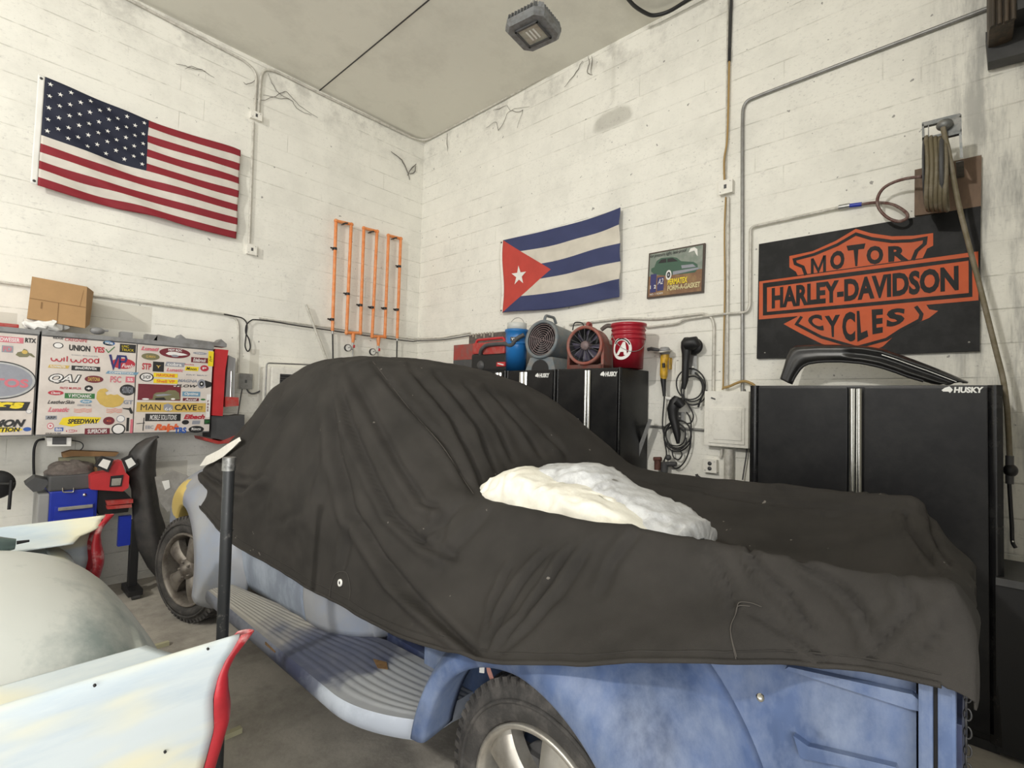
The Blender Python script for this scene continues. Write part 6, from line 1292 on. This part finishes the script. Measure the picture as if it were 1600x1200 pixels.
t0 = c+V((0, 0, R)); b = B().use('red_dull').tube(bendpath([t0+bk*.06-V((0, 0, .02)), t0+bk*.06+V((0, 0, .035)), t0+bk*.12+V((0, 0, .035)), t0+bk*.12-V((0, 0, .02))], .015), .016, 8); b.use('black').tube(smooth_path([t0+u*.12+V((0, 0, -.03)), t0+u*.10+V((0, 0, .035)), t0+u*.03+V((0, 0, .03)), t0+u*.01+V((0, 0, 0))], 5), .006, 6); build('handle', b, fo)
b = B().use('rag'); q = RX(-.2, 940, 515); b.tube(smooth_path([q, q+V((0, -.06, .03)), q+V((0, -.13, .01)), q+V((0, -.18, -.05))], 4), [.02]*13, 8); tag(build('folded_hose', b), 'short dusty hose folded behind the dull red fan', 'hose')
# ---------------------------------------------------------------- hose reel
kr = Cc(1400, 160, 1/6); rr_ = lambda p, d: RX(-d, *kr(p))
wbo = B().use('plank') if 'plank' in M else None
mk('plank', (.20, .13, .085), .7, var=.3, vscale=6, dirt=(.10, .07, .05), dscale=9, damt=.7, stretch=(1, 1, .3)); mk('reel_metal', (.16, .17, .17), .5, .6, dirt=(.3, .29, .27), dscale=20, damt=.6); mk('hose_tan', (.15, .125, .075), .6, dirt=(.25, .22, .17), dscale=14, damt=.6)
b = B().use('plank').prism([rr_(p, .032) for p in ((175, 632), (803, 492), (797, 985), (172, 1062))], (.030, 0, 0)); tag(build('backing_board', b), 'brown wooden board screwed to the wall behind the hose reel', 'board')
hr = thing('hose_reel', 'grey metal hose reel wound with tan hose above the big orange sign', 'hose reel', rr_((440, 1000), .3))
b = B().use('reel_metal'); XR = .36
def rp(pts, d, t): b.prism([rr_(p, d) for p in pts], (t, 0, 0))
rp([(242, 190), (600, 100), (612, 112), (613, 140), (245, 225)], XR, .03); rp([(245, 330), (300, 318), (615, 250), (616, 285), (300, 362), (245, 360)], XR, .03); rp([(242, 200), (262, 200), (266, 355), (245, 358)], XR, .03); rp([(300, 200), (308, 215), (308, 345), (298, 348)], XR, .02); rp([(420, 165), (612, 115), (616, 270), (430, 300)], XR, .03); build('top_bracket', b, hr)
b = B().use('reel_metal'); b.hexa([rr_((590, 270), XR), rr_((612, 270), XR), rr_((632, 520), XR-.02), rr_((600, 520), XR-.02)], [rr_((590, 270), XR-.02), rr_((612, 270), XR-.02), rr_((632, 520), .04), rr_((600, 520), .04)])
b.box(rr_((560, 560), .30), rr_((640, 700), .03)); build('side_arm', b, hr)
for k in range(5):
    x0 = 290+42*k; cy = 665; P_ = []
    a, c = rr_((x0, 335), .30), rr_((x0+18, 1000), .30); cen = (a+c)/2; rad = (a.z-c.z)/2
    cen.x = -.30+rad*.0; P_ = [cen+V((-rad*.62*math.sin(t) if math.sin(t) > 0 else -rad*.95*math.sin(t), .004*math.sin(3*t), rad*math.cos(t))) for t in [2*PI*j/40 for j in range(40)]]
    build('hose_coil', B().use('hose_tan').tube(P_, .0115, 8, closed=True), hr)
a, c = rr_((500, 300), .26), rr_((545, 1000), .26); cen = (a+c)/2; rad = (a.z-c.z)/2
b = B().use('dark_grey').lathe(cen+V((0, .03, 0)), (0, 1, 0), [(0, 0), (rad*.9, 0), (rad*.93, .01), (rad*.9, .02), (0, .02)], 36); build('end_disc', b, hr)
b = B().use('dark_grey').lathe(rr_((285, 665), .26), (0, 1, 0), [(0, 0), (rad*.85, 0), (rad*.88, .01), (0, .012)], 36); build('end_disc', b, hr)
b = B().use('reel_metal').ball(rr_((455, 210), XR+.02), .035, 10, (1, 1.1, .9)); build('hose_guide', b, hr)
hh_ = [((440, 235), .40), ((462, 340), .40), ((490, 450), .39), ((525, 640), .38), ((565, 850), .37), ((610, 1050), .36)]
hp = [rr_(p, d) for p, d in hh_]+[RX(-.35, *k4c(p)) for p in ((1268, 120), (1310, 280), (1350, 430), (1395, 610), (1440, 790), (1480, 950), (1500, 1090))]+[RX(-.35, *q) for q in ((1575, 660), (1577, 700), (1578, 716))]
build('hanging_hose', B().use('hose_tan').tube(smooth_path(hp, 5), .0125, 10), hr)
q = RX(-.35, 1579, 735); b = B().use('black'); b.ball(q, .030, 10, (1, 1, 1.15)); b.use('dark_grey').tube([RX(-.35, 1577.5, 712), RX(-.35, 1577.5, 756)], .017, 10); build('hose_stop', b, hr)
b = B().use('black').tube(smooth_path([RX(-.35, *q) for q in ((1577, 756), (1579, 790), (1581, 820), (1582, 846), (1587, 856))], 4), .009, 8); b.use('chrome').ball(RX(-.36, 1582, 846), .006, 6); build('nozzle', b, hr)
# ---------------------------------------------------------------- roller door drum end, top right
mk('rust_brown', (.05, .04, .03), .6, .2, dirt=(.10, .07, .045), dscale=9, damt=.8, stretch=(3, 3, .4)); rd = thing('roller_door_housing', 'dark brown roller door housing and bracket in the top right corner', 'roller door', RX(-.25, 1570, 95))
b = B().use('rust_brown')
y0, y1 = RX(-.25, 1543, 20).y, RX(-.25, 1585, 20).y
b.box((-.32, y1, RX(-.25, 1560, 52).z), (-.02, y0, HC-.01), bev=.03)
for k in range(4): yy = y0-.01-(y0-y1)*.25*k; b.tube([(-.325, yy-.01, RX(-.25, 1560, 50).z), (-.325, yy-.01, HC-.02)], .012, 8)
build('guide_channel', b, rd)
b = B().use('dark_steel').box((-.30, -6.25, RX(-.25, 1600, 20).z), (-.02, y1, HC-.02)); build('curtain_box', b, rd)
b = B().use('dark_steel').prism([RX(-.12, *p) for p in ((1540, 50), (1552, 50), (1640, 10), (1640, 72), (1544, 97))], (.10, 0, 0)); build('bracket', b, rd)
# ceiling cable at the top edge
b = B().use('black').tube(smooth_path([HZ(HC-.06, *q) for q in ((975, -10), (990, 8), (1008, 20), (1022, 24), (1045, 18), (1075, 0), (1100, -14))], 5), .016, 8); tag(build('ceiling_cable', b), 'dark cable sagging from the ceiling at the top edge above the long conduit', 'cable')
# cobwebs
def web(name, pts, lab, r=.0035, wall='R'):
    b = B().use('web'); 
    for k, pl_ in enumerate(pts):
        P_ = smooth_path([(RX(-.015, *p) if wall == 'R' else LY(-.015, *p)) for p in pl_], 4); P_ = [p+V((noise.noise(p*30), noise.noise(p*31), noise.noise(p*29)))*.012 for p in P_]; b.tube(P_, [r*(1-.5*abs(2*i/(len(P_)-1)-1)) for i in range(len(P_))], 5)
    return tag(build(name, b), lab, 'cobweb', kind='stuff')
mk('web', (.16, .15, .135), .9)
k10 = Cc(340, 60, .2375)
web('cobweb', [[k10(p) for p in ((235, 395), (310, 405), (380, 380), (440, 350), (480, 380), (560, 460), (660, 520))], [k10(p) for p in ((335, 230), (360, 300), (400, 360), (470, 400))], [k10(p) for p in ((300, 370), (400, 392), (480, 402), (520, 460), (620, 505))]], 'dusty cobweb strands stretching right of the ceiling conduit bend', wall='L')
web('cobweb', [[k10(p) for p in ((1140, 745), (1200, 790), (1240, 850), (1265, 930))], [k10(p) for p in ((1250, 900), (1280, 850), (1310, 825))], [k10(p) for p in ((1262, 890), (1295, 880), (1305, 840))]], 'dusty cobweb tuft high on the left wall beside the room corner', .008, wall='L')
web('cobweb', [[k10(p) for p in ((170, 285), (200, 300), (260, 272))]], 'short cobweb strand left of the ceiling conduit', wall='L')
web('cobweb', [[(275, 99), (290, 104), (306, 108), (322, 112)], [(288, 108), (300, 104), (320, 112), (335, 121)]], 'cobweb strands above the striped flag under the ceiling', .003, wall='L')
k11 = Cc(600, 0, .25)
web('cobweb', [[k11(p) for p in ((640, 800), (700, 760), (715, 815), (760, 740), (790, 690), (910, 665))], [k11(p) for p in ((765, 655), (790, 690), (850, 700), (865, 690), (830, 800))], [k11(p) for p in ((680, 690), (760, 660))]], 'cobweb strands under the ceiling conduit left of the hanging lamp', .003)
web('cobweb', [[k11(p) for p in ((1130, 545), (1200, 450), (1245, 380))], [k11(p) for p in ((1280, 350), (1282, 400), (1270, 450), (1300, 470))], [k11(p) for p in ((1300, 350), (1295, 460))]], 'cobweb strands under the ceiling conduit right of the hanging lamp', .004)
web('cobweb', [[k11(p) for p in ((393, 830), (394, 900), (398, 945))]], 'single cobweb strand hanging near the room corner', .004)

# made-up black box, added to darken the gap beyond the big cabinet
dgap = thing('dark_gap_filler', 'black bin standing in shadow at the right edge, beside the large black cabinet', 'bin', (-.42, -5.68, 0))
def tb(z0, z1, g0, g1, k): return B().use(k).hexa([(-.60-g0, -5.60, z0), (-.60-g0, -5.74-g0, z0), (-.15, -5.74-g0, z0), (-.15, -5.60, z0)], [(-.60-g1, -5.60, z1), (-.60-g1, -5.74-g1, z1), (-.15, -5.74-g1, z1), (-.15, -5.60, z1)])
build('body', tb(.02, .84, 0, .02, 'black'), dgap); build('lid', tb(.84, .875, .035, .03, 'dark_steel'), dgap)
import OpenImageIO as oiio, sys
b=oiio.ImageBuf('/workdir/render_main.png'); s=b.spec(); k=s.width/1600
import numpy as np
a=b.get_pixels(oiio.UINT8)[...,:3].astype(float)
for n,(x,y) in dict(wallL=(300,430),wallL2=(200,80),wallR=(1050,250),wallR2=(1400,250),wallR3=(1575,300),wallR4=(1590,680),ceil=(650,80),cover=(700,700),coverB=(1000,950),coverin=(1250,800),floor=(480,1150),fin=(150,1150),deck=(100,960),fender=(1050,1120),bed=(1350,1150),rb=(480,1040),cab=(1250,680),frf=(330,850)).items():
    X,Y=int(x*k),int(y*k); print(n,a[max(0,Y-4):Y+5,max(0,X-4):X+5].mean((0,1)).round())
